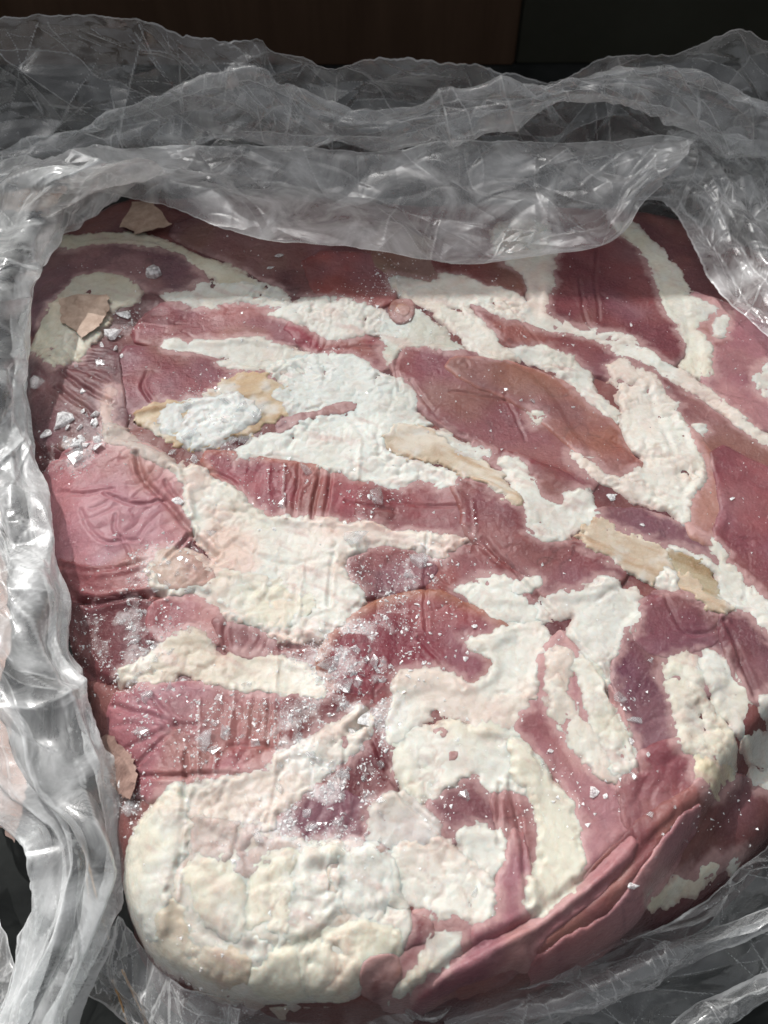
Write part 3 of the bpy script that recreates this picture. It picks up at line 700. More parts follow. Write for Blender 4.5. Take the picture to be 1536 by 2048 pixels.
# folds of thin muscle along the near right edge
M([(1020,1690),(1040,1650),(1055,1730),(1070,1800),(1060,1860),(1000,1900),(960,1890),(960,1850),(985,1800),(1000,1740)], 4.0, (172,118,120), (154,96,104), 75, gain=1.35)
M([(1440,1560),(1536,1560),(1600,1600),(1536,1690),(1430,1740),(1340,1770),(1310,1770),(1370,1680)], 3.0, (150,98,92), (128,76,76), 35)
M([(1060,1850),(1150,1780),(1230,1700),(1300,1640),(1400,1560),(1440,1560),(1400,1640),(1300,1750),(1220,1840),(1120,1900),(1000,1950),(900,1985),(960,1930)], 3.0, (172,120,112), (150,94,92), 40, gain=1.25)
M([(820,2005),(840,1975),(900,1930),(970,1895),(1060,1850),(1130,1800),(1200,1740),(1260,1680),(1275,1690),(1220,1760),(1150,1815),(1080,1868),(1060,1890),(1070,1920),(1000,1935),(900,1975),(850,2010)], 5.0, (188,142,140), (170,112,118), 40, rnd=4, gain=1.45)
M([(1080,1920),(1130,1890),(1200,1855),(1260,1800),(1310,1720),(1370,1640),(1400,1620),(1380,1670),(1330,1760),(1280,1830),(1200,1900),(1120,1945),(1070,1960),(1065,1940)], 4.5, (190,146,144), (174,122,124), 45, rnd=5, gain=1.5)

# ---- tendons
CRE, CRB = (228,217,198), (206,186,158)
def T(P, t=2.0, c1=CRE, c2=CRB, ang=-30, **k): return piece('tendon', P, 'tendon', t, c1, c2, rnd=3.5, warp=1.5, fine=1.4, ang=ang, grow=1.2, mat=FAT, **k)
T([(270,825),(300,805),(340,800),(400,795),(440,770),(480,750),(520,745),(560,760),(580,775),(560,795),(590,810),(550,835),(500,865),(480,870),(425,895),(360,895),(320,875),(295,855)], 2.5, (224,206,176), (206,178,140), 18)
T([(1323,1090),(1368,1105),(1428,1125),(1438,1160),(1455,1200),(1450,1222),(1400,1180),(1350,1140)], 1.4, (205,194,170), (190,174,142))

# ---- fat
W1, W2, CR1, CR2, PKF = (238,237,231), (228,227,222), (236,232,218), (226,219,200), (234,221,213)
def Fp(P, t=2.2, c1=W1, c2=W2, lob=0.9, lobs=7.0, **k): return piece('fat_patch', P, 'fat', t, c1, c2, lob=lob, lobs=lobs, **k)
Fp([(47,745),(55,705),(75,660),(82,635),(120,590),(145,560),(170,550),(220,547),(265,565),(285,588),(250,605),(220,610),(215,635),(195,665),(175,680),(165,710),(135,720),(95,732)], 2.5, CR1, CR2)
Fp([(95,508),(140,475),(200,465),(250,460),(320,470),(360,495),(400,510),(440,520),(480,540),(520,560),(520,580),(480,572),(430,555),(395,540),(380,515),(345,497),(300,490),(240,482),(180,482),(135,497)], 2.2, CR1, CR2, lob=.5)
Fp([(320,587),(360,585),(395,577),(395,562),(425,555),(455,570),(480,562),(500,565),(530,562),(555,570),(580,595),(575,610),(540,610),(510,605),(480,600),(440,605),(425,615),(380,610),(350,602)])
Fp([(530,618),(570,615),(590,600),(620,595),(665,592),(710,600),(750,610),(775,625),(770,660),(740,665),(700,675),(660,680),(640,670),(620,650),(590,645),(570,635)], lobs=5)
Fp([(322,690),(335,682),(380,678),(440,680),(490,672),(520,672),(545,685),(600,700),(640,715),(620,735),(570,740),(530,735),(490,735),(450,730),(440,720),(480,715),(440,706),(400,704),(360,702)], lob=.5)
Fp([(530,735),(590,715),(640,705),(690,705),(725,720),(750,745),(800,755),(830,785),(835,820),(860,845),(800,865),(765,880),(780,905),(830,915),(890,940),(915,960),(895,972),(850,965),(800,972),(745,965),(690,945),(650,930),(600,912),(530,908),(480,918),(475,900),(490,885),(540,870),(585,850),(590,830),(570,800),(540,785),(575,770),(560,755)], 2.8, (240,242,238), (226,230,228), lob=1.3, lobs=6)
Fp([(330,812),(380,800),(440,795),(480,790),(520,830),(480,860),(420,890),(360,890),(320,850)], 2.2, (232,236,236), (215,220,220), lob=1.0, lobs=5)
M([(550,848),(590,822),(640,818),(680,802),(715,798),(712,812),(660,828),(615,836),(590,850),(560,864)], .7, (150,88,84), (130,66,66), 10, rnd=3, grow=.6, warp=2.2)
Fp([(778,550),(818,555),(868,565),(888,545),(933,555),(968,575),(983,572),(1008,582),(1038,590),(1058,610),(1053,635),(1018,635),(988,625),(953,610),(933,605),(938,620),(968,650),(993,680),(1018,700),(1038,710),(1028,715),(988,715),(953,705),(933,685),(918,655),(883,640),(868,615),(828,600),(798,590)], 2.4, W1, (232,222,214), lob=1.1, lobs=5)
Fp([(770,630),(830,615),(870,640),(900,670),(930,700),(900,700),(860,690),(800,690),(775,740),(765,690)], 1.8, (226,230,226), (205,205,196), lob=1.0, lobs=4.5)
Fp([(1018,695),(1058,690),(1088,690),(1108,700),(1138,710),(1163,730),(1178,745),(1183,770),(1208,795),(1233,815),(1243,835),(1233,840),(1203,815),(1168,785),(1128,750),(1088,725),(1038,712)], 2.2)
Fp([(993,440),(1090,430),(1110,480),(1108,550),(1093,585),(1088,625),(1128,645),(1178,655),(1238,660),(1268,675),(1298,695),(1323,720),(1348,730),(1383,750),(1413,775),(1443,800),(1478,825),(1508,850),(1560,885),(1560,905),(1498,862),(1458,832),(1418,802),(1373,777),(1333,752),(1308,727),(1268,707),(1228,705),(1213,685),(1178,672),(1138,662),(1078,655),(1048,635),(1058,610),(1063,580),(1048,545),(1018,530),(985,500)], 2.2, W1, PKF, lob=.6)
Fp([(1230,440),(1248,465),(1288,500),(1313,550),(1323,590),(1333,620),(1363,640),(1368,680),(1378,700),(1363,725),(1383,740),(1413,755),(1423,745),(1418,700),(1413,680),(1393,650),(1418,625),(1438,620),(1413,600),(1378,595),(1378,570),(1353,530),(1313,490),(1273,440)], 2.2, CR1, W2, lob=.6)
Fp([(1433,640),(1448,625),(1455,650),(1438,677),(1426,660)], 1.5)
Fp([(1506,745),(1545,720),(1560,810),(1520,772)], 1.8)
Fp([(1213,730),(1238,720),(1258,720),(1268,735),(1298,740),(1318,755),(1328,780),(1353,800),(1358,825),(1378,850),(1393,880),(1398,912),(1403,930),(1408,965),(1383,990),(1378,1045),(1358,1030),(1318,1015),(1268,995),(1238,975),(1208,960),(1183,950),(1153,930),(1138,912),(1148,902),(1183,920),(1203,945),(1248,960),(1268,945),(1298,930),(1288,915),(1293,905),(1273,895),(1253,865),(1243,825),(1243,795),(1248,770),(1228,750)], 2.8, W1, PKF, lob=1.1, lobs=6)
Fp([(1053,825),(1083,822),(1090,840),(1068,848)], 1.4)
Fp([(1393,845),(1412,842),(1420,860),(1405,872),(1392,862)], 1.8)
Fp([(990,920),(1018,915),(1048,930),(1063,955),(1078,975),(1088,995),(1118,1010),(1138,990),(1163,982),(1183,985),(1193,1005),(1198,1030),(1168,1045),(1148,1060),(1143,1075),(1108,1080),(1078,1075),(1058,1055),(1055,1015),(1038,985),(1023,970),(1013,945)], 2.6, lob=1.1)
T([(768,875),(790,862),(843,845),(878,862),(905,890),(933,912),(958,912),(983,930),(1005,950),(1028,975),(1045,1000),(1038,1008),(1003,985),(968,970),(938,950),(903,930),(868,915),(823,912),(780,898)], 2.4)
Fp([(870,855),(895,865),(930,890),(955,895),(985,905),(965,915),(935,912),(905,888)], 2.0, lobs=4)
Fp([(1323,1087),(1368,1100),(1418,1120),(1443,1135),(1433,1100),(1413,1075),(1388,1060),(1433,1085),(1453,1110),(1453,1125),(1473,1140),(1498,1170),(1518,1190),(1560,1215),(1560,1290),(1513,1250),(1488,1220),(1458,1210),(1443,1160),(1423,1130)], 2.4, lob=.9)
T([(1153,1070),(1183,1042),(1218,1050),(1263,1070),(1308,1080),(1323,1090),(1338,1120),(1358,1140),(1378,1150),(1398,1170),(1423,1200),(1453,1215),(1450,1228),(1433,1230),(1413,1210),(1388,1190),(1363,1165),(1343,1170),(1313,1165),(1278,1150),(1248,1130),(1218,1110),(1183,1090)], 2.0, (230,220,202), (210,190,164), -25)
Fp([(1320,1150),(1340,1135),(1360,1150),(1350,1172),(1325,1175)], 1.8, lobs=4)
Fp([(913,1170),(963,1165),(963,1150),(983,1145),(998,1155),(1013,1150),(1018,1165),(1048,1190),(1073,1215),(1093,1240),(1068,1245),(1038,1240),(1003,1235),(983,1225),(958,1205),(933,1190)], 2.6)
Fp([(1023,1165),(1073,1155),(1083,1165),(1068,1175),(1033,1177)], 1.6)
Fp([(1073,1205),(1108,1185),(1153,1190),(1183,1175),(1208,1155),(1238,1155),(1248,1175),(1278,1180),(1273,1220),(1273,1245),(1263,1255),(1238,1270),(1228,1300),(1218,1315),(1218,1365),(1193,1340),(1163,1300),(1138,1260),(1153,1245),(1153,1220),(1118,1230),(1088,1230)], 2.8, lob=1.0)
Fp([(930,1280),(978,1270),(1008,1255),(1043,1250),(1078,1245),(1095,1260),(1095,1295),(1078,1315),(1068,1340),(1073,1370),(1063,1400),(1038,1415),(1023,1440),(1028,1460),(990,1465),(940,1465),(930,1430),(880,1410),(840,1440),(800,1475),(770,1480),(775,1440),(790,1400),(785,1370),(800,1345),(840,1335),(885,1340),(912,1350),(935,1375),(978,1350),(993,1320),(968,1305)], 2.8, W1, PKF, lob=.9)
Fp([(788,1495),(813,1480),(843,1450),(878,1445),(888,1435),(933,1445),(958,1455),(988,1445),(1018,1460),(1038,1475),(1068,1505),(1098,1545),(1078,1565),(1088,1595),(1078,1600),(1048,1575),(1008,1570),(988,1585),(973,1565),(953,1540),(923,1555),(883,1575),(848,1600),(823,1585),(798,1560),(788,1525)], 2.8, CR1, W1, lob=.8, lobs=9)
M([(860,1465),(880,1455),(892,1470),(880,1482)], 0.4, (205,160,148), (190,132,124), 0, rnd=3, grow=.3, warp=2)
M([(895,1500),(910,1500),(913,1525),(898,1528)], 0.4, (205,160,148), (190,132,124), 0, rnd=3, grow=.3, warp=2)
Fp([(1030,1475),(1068,1505),(1098,1545),(1118,1570),(1138,1590),(1148,1615),(1163,1660),(1168,1710),(1168,1745),(1163,1760),(1113,1805),(1073,1835),(1058,1830),(1058,1770),(1078,1730),(1088,1680),(1083,1630),(1078,1600),(1050,1570),(1030,1545),(1025,1510)], 3.2, W1, CR1, lob=.5, lobs=14)
Fp([(768,1600),(798,1580),(828,1600),(848,1620),(868,1650),(873,1680),(843,1690),(798,1700),(760,1705),(730,1690),(745,1660),(735,1630)], 2.2, W1, (222,214,214))
Fp([(923,1680),(943,1660),(963,1658),(983,1665),(1008,1670),(1013,1690),(1008,1720),(993,1740),(983,1765),(958,1735),(928,1705)], 2.6)
Fp([(773,1715),(798,1700),(838,1695),(878,1680),(898,1685),(923,1710),(953,1740),(978,1765),(988,1790),(983,1820),(958,1840),(903,1835),(873,1840),(848,1815),(833,1805),(788,1785),(778,1750)], 2.8, W1, PKF, lob=.8)
Fp([(858,1870),(883,1862),(918,1865),(923,1890),(908,1915),(868,1945),(833,1970),(798,1990),(778,1995),(808,1965),(843,1930),(853,1900)], 2.6, CR1, W2, lob=.4)
# the lobed fat at the near left
Fp([(252,1800),(250,1730),(275,1660),(330,1600),(400,1620),(480,1660),(600,1690),(700,1690),(780,1710),(800,1790),(820,1850),(800,1890),(740,1940),(700,1990),(600,2005),(520,2005),(440,1985),(350,1945),(285,1890)], 3.2, (236,233,226), (228,216,206), lob=1.0, lobs=7, rnd=9, warp=.5)
Fp([(325,1580),(360,1575),(425,1575),(465,1555),(500,1545),(545,1535),(555,1510),(590,1495),(630,1480),(665,1455),(700,1430),(725,1420),(745,1440),(730,1480),(710,1505),(675,1530),(640,1550),(600,1590),(560,1610),(540,1620),(545,1645),(520,1655),(490,1650),(450,1670),(420,1660),(395,1640),(370,1640),(340,1620)], 3.0, W2, PKF, lob=1.2, lobs=5)
Fp([(370,1640),(420,1640),(480,1650),(540,1660),(600,1690),(700,1680),(770,1690),(775,1720),(700,1720),(600,1730),(500,1760),(450,1730),(390,1730)], 2.0, (222,210,202), (206,188,186), lob=.8, lobs=6)
Fp([(250,1785),(248,1745),(258,1700),(270,1660),(300,1615),(325,1580),(365,1580),(375,1640),(365,1700),(350,1750),(345,1790),(335,1830),(340,1860),(300,1870),(270,1830)], 3.4, CR1, W1, lob=1.5, lobs=9)
Fp([(325,1830),(355,1800),(372,1860),(395,1900),(430,1890),(480,1910),(505,1940),(485,1970),(430,1960),(380,1945),(345,1925),(318,1895)], 2.6, (232,225,212), (222,208,190), lob=1.0, lobs=7)
Fp([(375,1745),(390,1725),(420,1715),(450,1725),(475,1760),(490,1790),(500,1830),(480,1870),(440,1860),(400,1830),(385,1790)], 2.9, W1, CR1, lob=1.5, lobs=10, rnd=5.5, grow=3, warp=.8)
Fp([(500,1800),(505,1760),(540,1715),(590,1705),(605,1740),(600,1800),(590,1860),(560,1895),(520,1905),(490,1890),(495,1850)], 2.9, W1, CR1, lob=1.6, lobs=9, rnd=5.5, grow=3, warp=.8)
Fp([(600,1710),(650,1690),(680,1700),(690,1750),(680,1810),(650,1860),(610,1890),(585,1880),(598,1800)], 2.8, W1, CR1, lob=1.6, lobs=9, rnd=5.5, grow=3, warp=.8)
Fp([(690,1700),(730,1690),(775,1710),(780,1760),(795,1790),(760,1812),(715,1820),(690,1800),(688,1750)], 2.8, W1, W2, lob=1.5, lobs=8, rnd=5.5, grow=3, warp=.8)
Fp([(515,1985),(500,1960),(540,1930),(565,1895),(610,1885),(630,1930),(620,1985),(560,2005)], 2.9, CR1, (238,234,216), lob=1.6, lobs=10, rnd=5.5, grow=2.5, warp=.8)
Fp([(600,1900),(640,1870),(690,1850),(745,1845),(790,1860),(800,1880),(780,1920),(740,1930),(720,1960),(680,1988),(620,1995),(612,1950)], 2.9, CR1, (238,234,218), lob=1.6, lobs=9, rnd=5.5, grow=2.5, warp=.8)
M([(725,1960),(735,1935),(760,1920),(790,1920),(800,1950),(780,1985),(745,1990)], 3.5, (190,140,128), (170,110,108), 40, rnd=6)
Fp([(780,1795),(800,1790),(808,1805),(795,1815),(782,1810)], 2.6, lob=.2)
# mid left
Fp([(340,925),(370,925),(400,935),(420,955),(470,980),(480,1000),(510,1025),(540,1035),(575,1030),(650,1040),(720,1045),(768,1055),(818,1065),(870,1068),(933,1070),(938,1080),(903,1095),(883,1115),(848,1100),(798,1085),(750,1085),(720,1100),(690,1115),(685,1150),(710,1165),(730,1190),(700,1225),(650,1265),(615,1280),(575,1285),(540,1270),(510,1245),(470,1235),(445,1220),(425,1195),(395,1180),(350,1185),(320,1180),(300,1150),(295,1130),(320,1125),(345,1110),(370,1090),(400,1105),(430,1125),(440,1130),(430,1110),(395,1070),(385,1045),(370,1015),(370,975),(350,950)], 3.2, W1, (236,214,206), lob=1.1, lobs=6.5)
Fp([(390,1190),(420,1150),(470,1140),(520,1140),(560,1160),(600,1190),(640,1190),(600,1230),(560,1260),(520,1240),(470,1230),(430,1210)], 1.8, W1, CR1, lob=1.4, lobs=7)
Fp([(235,1345),(240,1335),(280,1320),(320,1290),(360,1270),(395,1262),(420,1270),(425,1285),(400,1300),(430,1305),(480,1310),(530,1310),(580,1320),(620,1330),(645,1360),(650,1380),(620,1385),(580,1380),(530,1378),(480,1370),(430,1365),(395,1350),(380,1335),(330,1350),(290,1362),(245,1365)], 3.0, (238,234,224), (226,216,204), lob=1.0, lobs=6)
Fp([(200,850),(230,840),(260,870),(320,900),(350,925),(335,935),(280,905),(225,885)], 2.2, (226,222,214), (206,192,186), lob=.9, lobs=5)
Fp([(212,770),(225,765),(228,810),(222,850),(210,850),(208,810)], 1.6, (222,196,190), (205,170,166), lob=.5, lobs=5)
# right
Fp([(1100,1300),(1118,1285),(1138,1300),(1143,1325),(1128,1350),(1128,1380),(1140,1405),(1160,1430),(1190,1460),(1215,1490),(1228,1520),(1230,1555),(1208,1555),(1183,1530),(1158,1495),(1128,1470),(1108,1435),(1092,1400),(1095,1350)], 2.2, W1, PKF, lob=.7)
Fp([(1145,1320),(1168,1310),(1200,1345),(1215,1375),(1220,1400),(1233,1420),(1248,1445),(1263,1475),(1268,1520),(1253,1545),(1233,1555),(1223,1535),(1218,1510),(1203,1485),(1193,1465),(1178,1430),(1165,1390),(1155,1360)], 2.6, W1, CR1, lob=1.0)
Fp([(1328,1335),(1358,1315),(1393,1310),(1400,1340),(1410,1380),(1440,1430),(1470,1480),(1475,1545),(1450,1535),(1428,1525),(1398,1510),(1370,1490),(1352,1470),(1360,1440),(1350,1400),(1325,1365)], 2.6, CR1, W2, lob=1.0)
Fp([(1400,1308),(1428,1300),(1448,1320),(1453,1340),(1478,1365),(1503,1395),(1495,1430),(1488,1480),(1460,1440),(1430,1400),(1410,1350)], 2.8, CR1, W2, lob=1.0)
Fp([(1398,1510),(1428,1515),(1468,1540),(1470,1555),(1443,1575),(1438,1592),(1418,1570),(1395,1545)], 2.2, (236,224,196), CR2)
Fp([(1493,1475),(1518,1460),(1560,1470),(1560,1525),(1508,1525),(1488,1500)], 3.0, CR1, W2)
Fp([(1500,1545),(1560,1535),(1560,1585),(1515,1575)], 2.4, CR1, W2)
Fp([(1520,1400),(1560,1380),(1560,1440),(1528,1440)], 2.6, W1, W2)
Fp([(1298,1815),(1313,1790),(1333,1775),(1358,1760),(1398,1745),(1418,1725),(1443,1718),(1450,1730),(1438,1745),(1413,1750),(1403,1770),(1368,1790),(1328,1802)], 2.6, CR1, CR2, lob=1.2, lobs=4)
Fp([(1458,1722),(1475,1708),(1484,1718),(1470,1738),(1460,1736)], 2.2, W1, W2, lob=.2)
Fp([(300,1110),(340,1095),(370,1105),(400,1130),(430,1150),(400,1170),(350,1175),(310,1160)], 1.4, (214,190,180), (196,160,152), lob=.6, lobs=5)
# severed vessel
piece('blood_vessel', [(782,612),(790,600),(810,596),(824,602),(828,620),(818,636),(798,640),(784,630)], 'muscle', 3.2, (178,110,80), (150,84,60), rnd=1.8, ang=0)
piece('vessel_core', [(796,614),(806,608),(815,616),(810,627),(798,626)], 'muscle', 0.8, (200,150,110), (190,128,90), rnd=1.2, ang=0)

for k_, (name, P, kind, t, c1, c2, kw) in enumerate(OPS):
    if kind != 'muscle':
        sel, x, y, d = outline(P, kind, 13 * (k_ + 1), kw.get('warp', 1.0), kw.get('grow', 2.0))
        FATD[sel] = np.maximum(FATD[sel], d)
for k_, (name, P, kind, t, c1, c2, kw) in enumerate(OPS):
    lay(13 * (k_ + 1), name, P, kind, t, c1, c2, **kw)

ves = next(o for o in slab.children if o.name == 'blood_vessel'); cor = next(o for o in slab.children if o.name == 'vessel_core')
cor.parent = ves; ves['label'] = 'brown stub of a severed vessel in the white fat'

HTOP = HC - CARVE

# ------------------------------------------------------------------ the bag: crumpled clear film, panel by panel
def catmull(P, n):
    P = np.asarray(P, float)
    L = np.concatenate([[0], np.cumsum(np.linalg.norm(np.diff(P, axis=0), axis=1) + 1e-9)])
    t = np.linspace(0, L[-1], n)
    k = np.clip(np.searchsorted(L, t, 'right') - 1, 0, len(P) - 2)
    u = ((t - L[k]) / (L[k + 1] - L[k]))[:, None]
    Q = np.vstack([2 * P[0] - P[1], P, 2 * P[-1] - P[-2]])
    a, b, c, d = Q[k], Q[k + 1], Q[k + 2], Q[k + 3]
    return 0.5 * ((2 * b) + (c - a) * u + (2 * a - 5 * b + 4 * c - d) * u * u + (3 * b - a - 3 * c + d) * u ** 3)
def tri(p): return np.abs((p % 1.0) - 0.5) * 4 - 1
def crumple(u, v, seed, lam0, amp, along=0.0, octs=9):
    """film: a few broad folds, then many finite straight creases of all sizes laid at random; along = main crease direction"""
    r = np.random.RandomState(seed); h = np.zeros_like(u)
    wx, wy = fbm(u * 14, v * 14, seed, 3), fbm(u * 14, v * 14, seed + 7, 3)
    for lam, n_, spr, st in ((lam0 * 1.7, 2, .2, .085), (lam0 * .8, 2, .35, .075)):
        for k in range(n_):
            a = along + r.normal(0, spr); sx, sy = r.rand(2) * 50
            p = (-u * math.sin(a) + v * math.cos(a)) / lam + 0.35 * (wx * math.cos(sx) + wy * math.sin(sx)) + sy
            p = p + 1.6 * vnoise(p * 0.8 + sx, p * 0 + sy, seed + k)
            t_ = tri(p); t_ = np.where(t_ > 0, t_, t_ * .4)
            h += amp * lam * st * t_
    u0, u1, v0, v1 = u.min(), u.max(), v.min(), v.max()
    ug, vg = u[0], v[:, 0]
    ncr = int(min(340, 40 + (u1 - u0) * (v1 - v0) * 5000))
    clus = r.rand(9, 2)                                                # creases gather where the film was pinched
    for k in range(ncr):
        if r.rand() < .6:
            c_ = clus[r.randint(9)]; cu, cv = u0 + (u1 - u0) * (c_[0] + r.normal(0, .09)), v0 + (v1 - v0) * (c_[1] + r.normal(0, .3))
        else:
            cu, cv = u0 + (u1 - u0) * r.rand(), v0 + (v1 - v0) * r.rand()
        w = 0.0022 * (1 - r.rand()) ** -0.75; w = min(w, 0.022)
        L = w * r.uniform(2.5, 7) + 0.004
        a = along + r.normal(0, .85); ca, sa = math.cos(a), math.sin(a)
        R_ = L + w
        iu = np.nonzero(np.abs(ug - cu) < R_)[0]; iv = np.nonzero(np.abs(vg - cv) < R_)[0]
        if len(iu) < 2 or len(iv) < 2: continue
        sl = (slice(iv[0], iv[-1] + 1), slice(iu[0], iu[-1] + 1))
        du_, dv_ = u[sl] - cu, v[sl] - cv
        t_ = (du_ * ca + dv_ * sa) / L; d_ = (-du_ * sa + dv_ * ca) + 0.12 * L * r.normal() * t_ * t_
        asym = r.uniform(.5, 1.6); d_ = np.where(d_ > 0, d_ * asym, d_ / asym)
        prof = np.clip(1 - np.abs(d_) / w, 0, 1) ** 1.4 * np.clip(1 - t_ * t_, 0, 1)
        h[sl] += amp * r.choice([-1, 1]) * w * r.uniform(.12, .42) * prof
    return h
bag = empty('plastic_bag', (0, 0, 0))
tag(bag, 'open crumpled clear plastic bag gathered around the frozen meat', 'bag')
def zp(px, py, z): return at_z(px, py, z)
def yp(px, py, y): return at_y(px, py, y)
def panel(name, rows, nu, nv, mat, seed, lam, amp, along=0.0, edge=0.004, octs=9, parent=bag):
    Rws = np.array([catmull(r, nu) for r in rows])
    Gd = np.array([catmull(Rws[:, i], nv) for i in range(nu)]).transpose(1, 0, 2)
    du = np.linalg.norm(np.diff(Gd, axis=1), axis=2).mean() ; dv = np.linalg.norm(np.diff(Gd, axis=0), axis=2).mean()
    U, V = np.meshgrid(np.arange(nu) * du, np.arange(nv) * dv)
    Nn = np.cross(np.gradient(Gd, axis=1), np.gradient(Gd, axis=0)); Nn /= np.linalg.norm(Nn, axis=2, keepdims=True) + 1e-12
    h = crumple(U + seed, V + seed * 0.3, seed, lam, amp, along, octs=octs)
    ew = np.clip(1.15 - 0.75 * np.abs(np.linspace(-1, 1, nv)) ** 6, .35, 1)[:, None]; h = h * ew
    Gd = Gd + Nn * h[..., None]
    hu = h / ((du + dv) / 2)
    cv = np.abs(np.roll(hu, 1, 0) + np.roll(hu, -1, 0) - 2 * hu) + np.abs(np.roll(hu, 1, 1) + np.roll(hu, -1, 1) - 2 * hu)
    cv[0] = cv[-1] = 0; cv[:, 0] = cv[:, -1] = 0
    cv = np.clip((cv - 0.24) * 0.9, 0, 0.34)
    cv[:2] = np.maximum(cv[:2], .35); cv[-2:] = np.maximum(cv[-2:], .35)     # cut edges whitened to look as if they catch the light
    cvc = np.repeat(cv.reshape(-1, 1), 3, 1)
    Tu = np.gradient(Gd, axis=0); Tu /= np.linalg.norm(Tu, axis=2, keepdims=True) + 1e-12
    e = edge * (fbm(U * 22, V * 0 + seed, seed + 5, 2) + .25 * fbm(U * 200, V * 0 + seed, seed + 6, 2))                     # the free edges wander
    w = np.linspace(-1, 1, nv)[:, None] ** 4
    Gd = Gd + Tu * (e * w)[..., None]
    j, i = np.meshgrid(np.arange(nv - 1), np.arange(nu - 1), indexing='ij')
    a = (j * nu + i).ravel()
    return mesh_np(name, Gd.reshape(-1, 3), np.stack([a, a + 1, a + nu + 1, a + nu], 1), mat, parent, {'Crease': cvc})

TOPE = [(-90,40),(0,32),(130,30),(260,45),(340,65),(400,72),(510,72),(545,105),(610,122),(660,138),(740,120),(840,125),(950,130),(990,142),(1040,140),(1110,152),(1170,130),(1250,115),(1350,105),(1420,80),(1485,65),(1540,88),(1640,110)]
panel('back_wall', [[yp(x, y, .300) for x, y in TOPE], [yp(x, y + 90, .296) for x, y in TOPE], [yp(x, y + 200, .284) for x, y in TOPE], [yp(x, y + 330, .272) for x, y in TOPE]],
      760, 200, FILM_THIN, 3, .05, .9, 0.10, .006)
B1 = [(-90,330),(0,300),(150,238),(300,196),(420,152),(520,138),(570,160),(650,205),(760,212),(900,188),(1040,168),(1200,140),(1330,132),(1450,160),(1600,210)]
B2 = [(-90,380),(0,368),(150,352),(300,318),(420,300),(520,292),(570,292),(650,296),(760,300),(900,262),(1040,238),(1200,216),(1330,240),(1450,280),(1600,320)]
Bm = [((a[0] + b[0]) / 2, a[1] * .5 + b[1] * .5) for a, b in zip(B1, B2)]
panel('rolled_rim', [[yp(x, y + 30, .284) for x, y in B1], [yp(x, y, .277) for x, y in B1], [yp(x, y, .266) for x, y in Bm], [yp(x, y, .270) for x, y in B2], [yp(x, y - 24, .280) for x, y in B2]],
      760, 150, FILM, 11, .04, .9, 0.05, .004)
C1 = [(-90,345),(0,330),(150,310),(300,292),(450,290),(600,296),(760,306),(880,286),(1000,280),(1120,282),(1230,280),(1330,268),(1400,272)]
C2 = [(-90,392),(0,376),(100,386),(215,386),(330,416),(530,480),(700,490),(870,518),(960,521),(1080,506),(1180,490),(1250,456),(1330,372)]
Cm = [((a[0] + b[0]) / 2, a[1] * .5 + b[1] * .5 - 4) for a, b in zip(C1, C2)]
panel('front_flap', [[yp(x, y, .268) for x, y in C1], [yp(x, y, .228) for x, y in Cm], [yp(x, y, .181 + .06 * max(0, (480 - y) / 110)) for x, y in C2]],
      640, 180, FILM_MILKY, 23, .05, .62, 0.15, .003, 8)
DA = [(1345,262),(1420,275),(1500,300),(1600,380),(1720,520),(1800,640)]
D2 = [(1315,300),(1400,320),(1455,400),(1505,490),(1570,590),(1650,700)]
D3 = [(1250,400),(1330,400),(1385,480),(1420,550),(1460,610),(1560,700)]
panel('right_wall', [[zp(x, y, Z0 - .012) for x, y in DA], [zp((x + u) / 2, (y + v) / 2 - 12, Z0 + .022) for (x, y), (u, v) in zip(DA, D2)], [zp(x, y, Z0 + .020) for x, y in D2], [zp(x, y, Z0 + .009) for x, y in D3]],
      260, 190, FILM_MILKY, 31, .04, .8, 0.15, .003)
ST = [(322,-20,190,345,.024),(350,-60,120,270,.02),(390,-90,80,190,.01),(440,-120,40,140,0),(560,-200,-20,45,0),(740,-220,-40,32,0),(880,-200,-20,35,0),(1030,-160,20,85,0),(1180,-120,50,122,0),(1300,-100,60,128,0),(1400,-60,80,165,-.004),(1500,-20,100,200,-.006),(1580,10,120,222,-.010),(1650,95,165,235,-.014),(1720,112,178,238,-.02),(1800,110,165,222,-.026),(1900,82,138,192,-.034),(2048,30,70,115,-.044),(2150,15,45,80,-.05)]
ST = [(y, o - 8, c - 14, i_ + (-6 if y > 950 else 16), d) for y, o, c, i_, d in ST]
panel('left_wall', [[zp(o - (60 if y < 1600 else 14), y, Z0 - (.055 if y < 1600 else .035) + d) for y, o, c, i_, d in ST], [zp(o, y, Z0 - .020 + d) for y, o, c, i_, d in ST], [zp((o + c) / 2, y, Z0 + .008 + d) for y, o, c, i_, d in ST], [zp(c, y, Z0 + .016 + d + .03 * max(0, min(1, (860 - y) / 200))) for y, o, c, i_, d in ST], [zp((c + 2 * i_) / 3, y, Z0 + .010 + d + .024 * max(0, min(1, (860 - y) / 200))) for y, o, c, i_, d in ST], [zp(i_, y, Z0 - .003 + d) for y, o, c, i_, d in ST], [zp(i_ - 26, y, Z0 - .014 + d) for y, o, c, i_, d in ST]],
      640, 220, FILM_WHITE, 41, .036, 1.0, 0.05, .003)
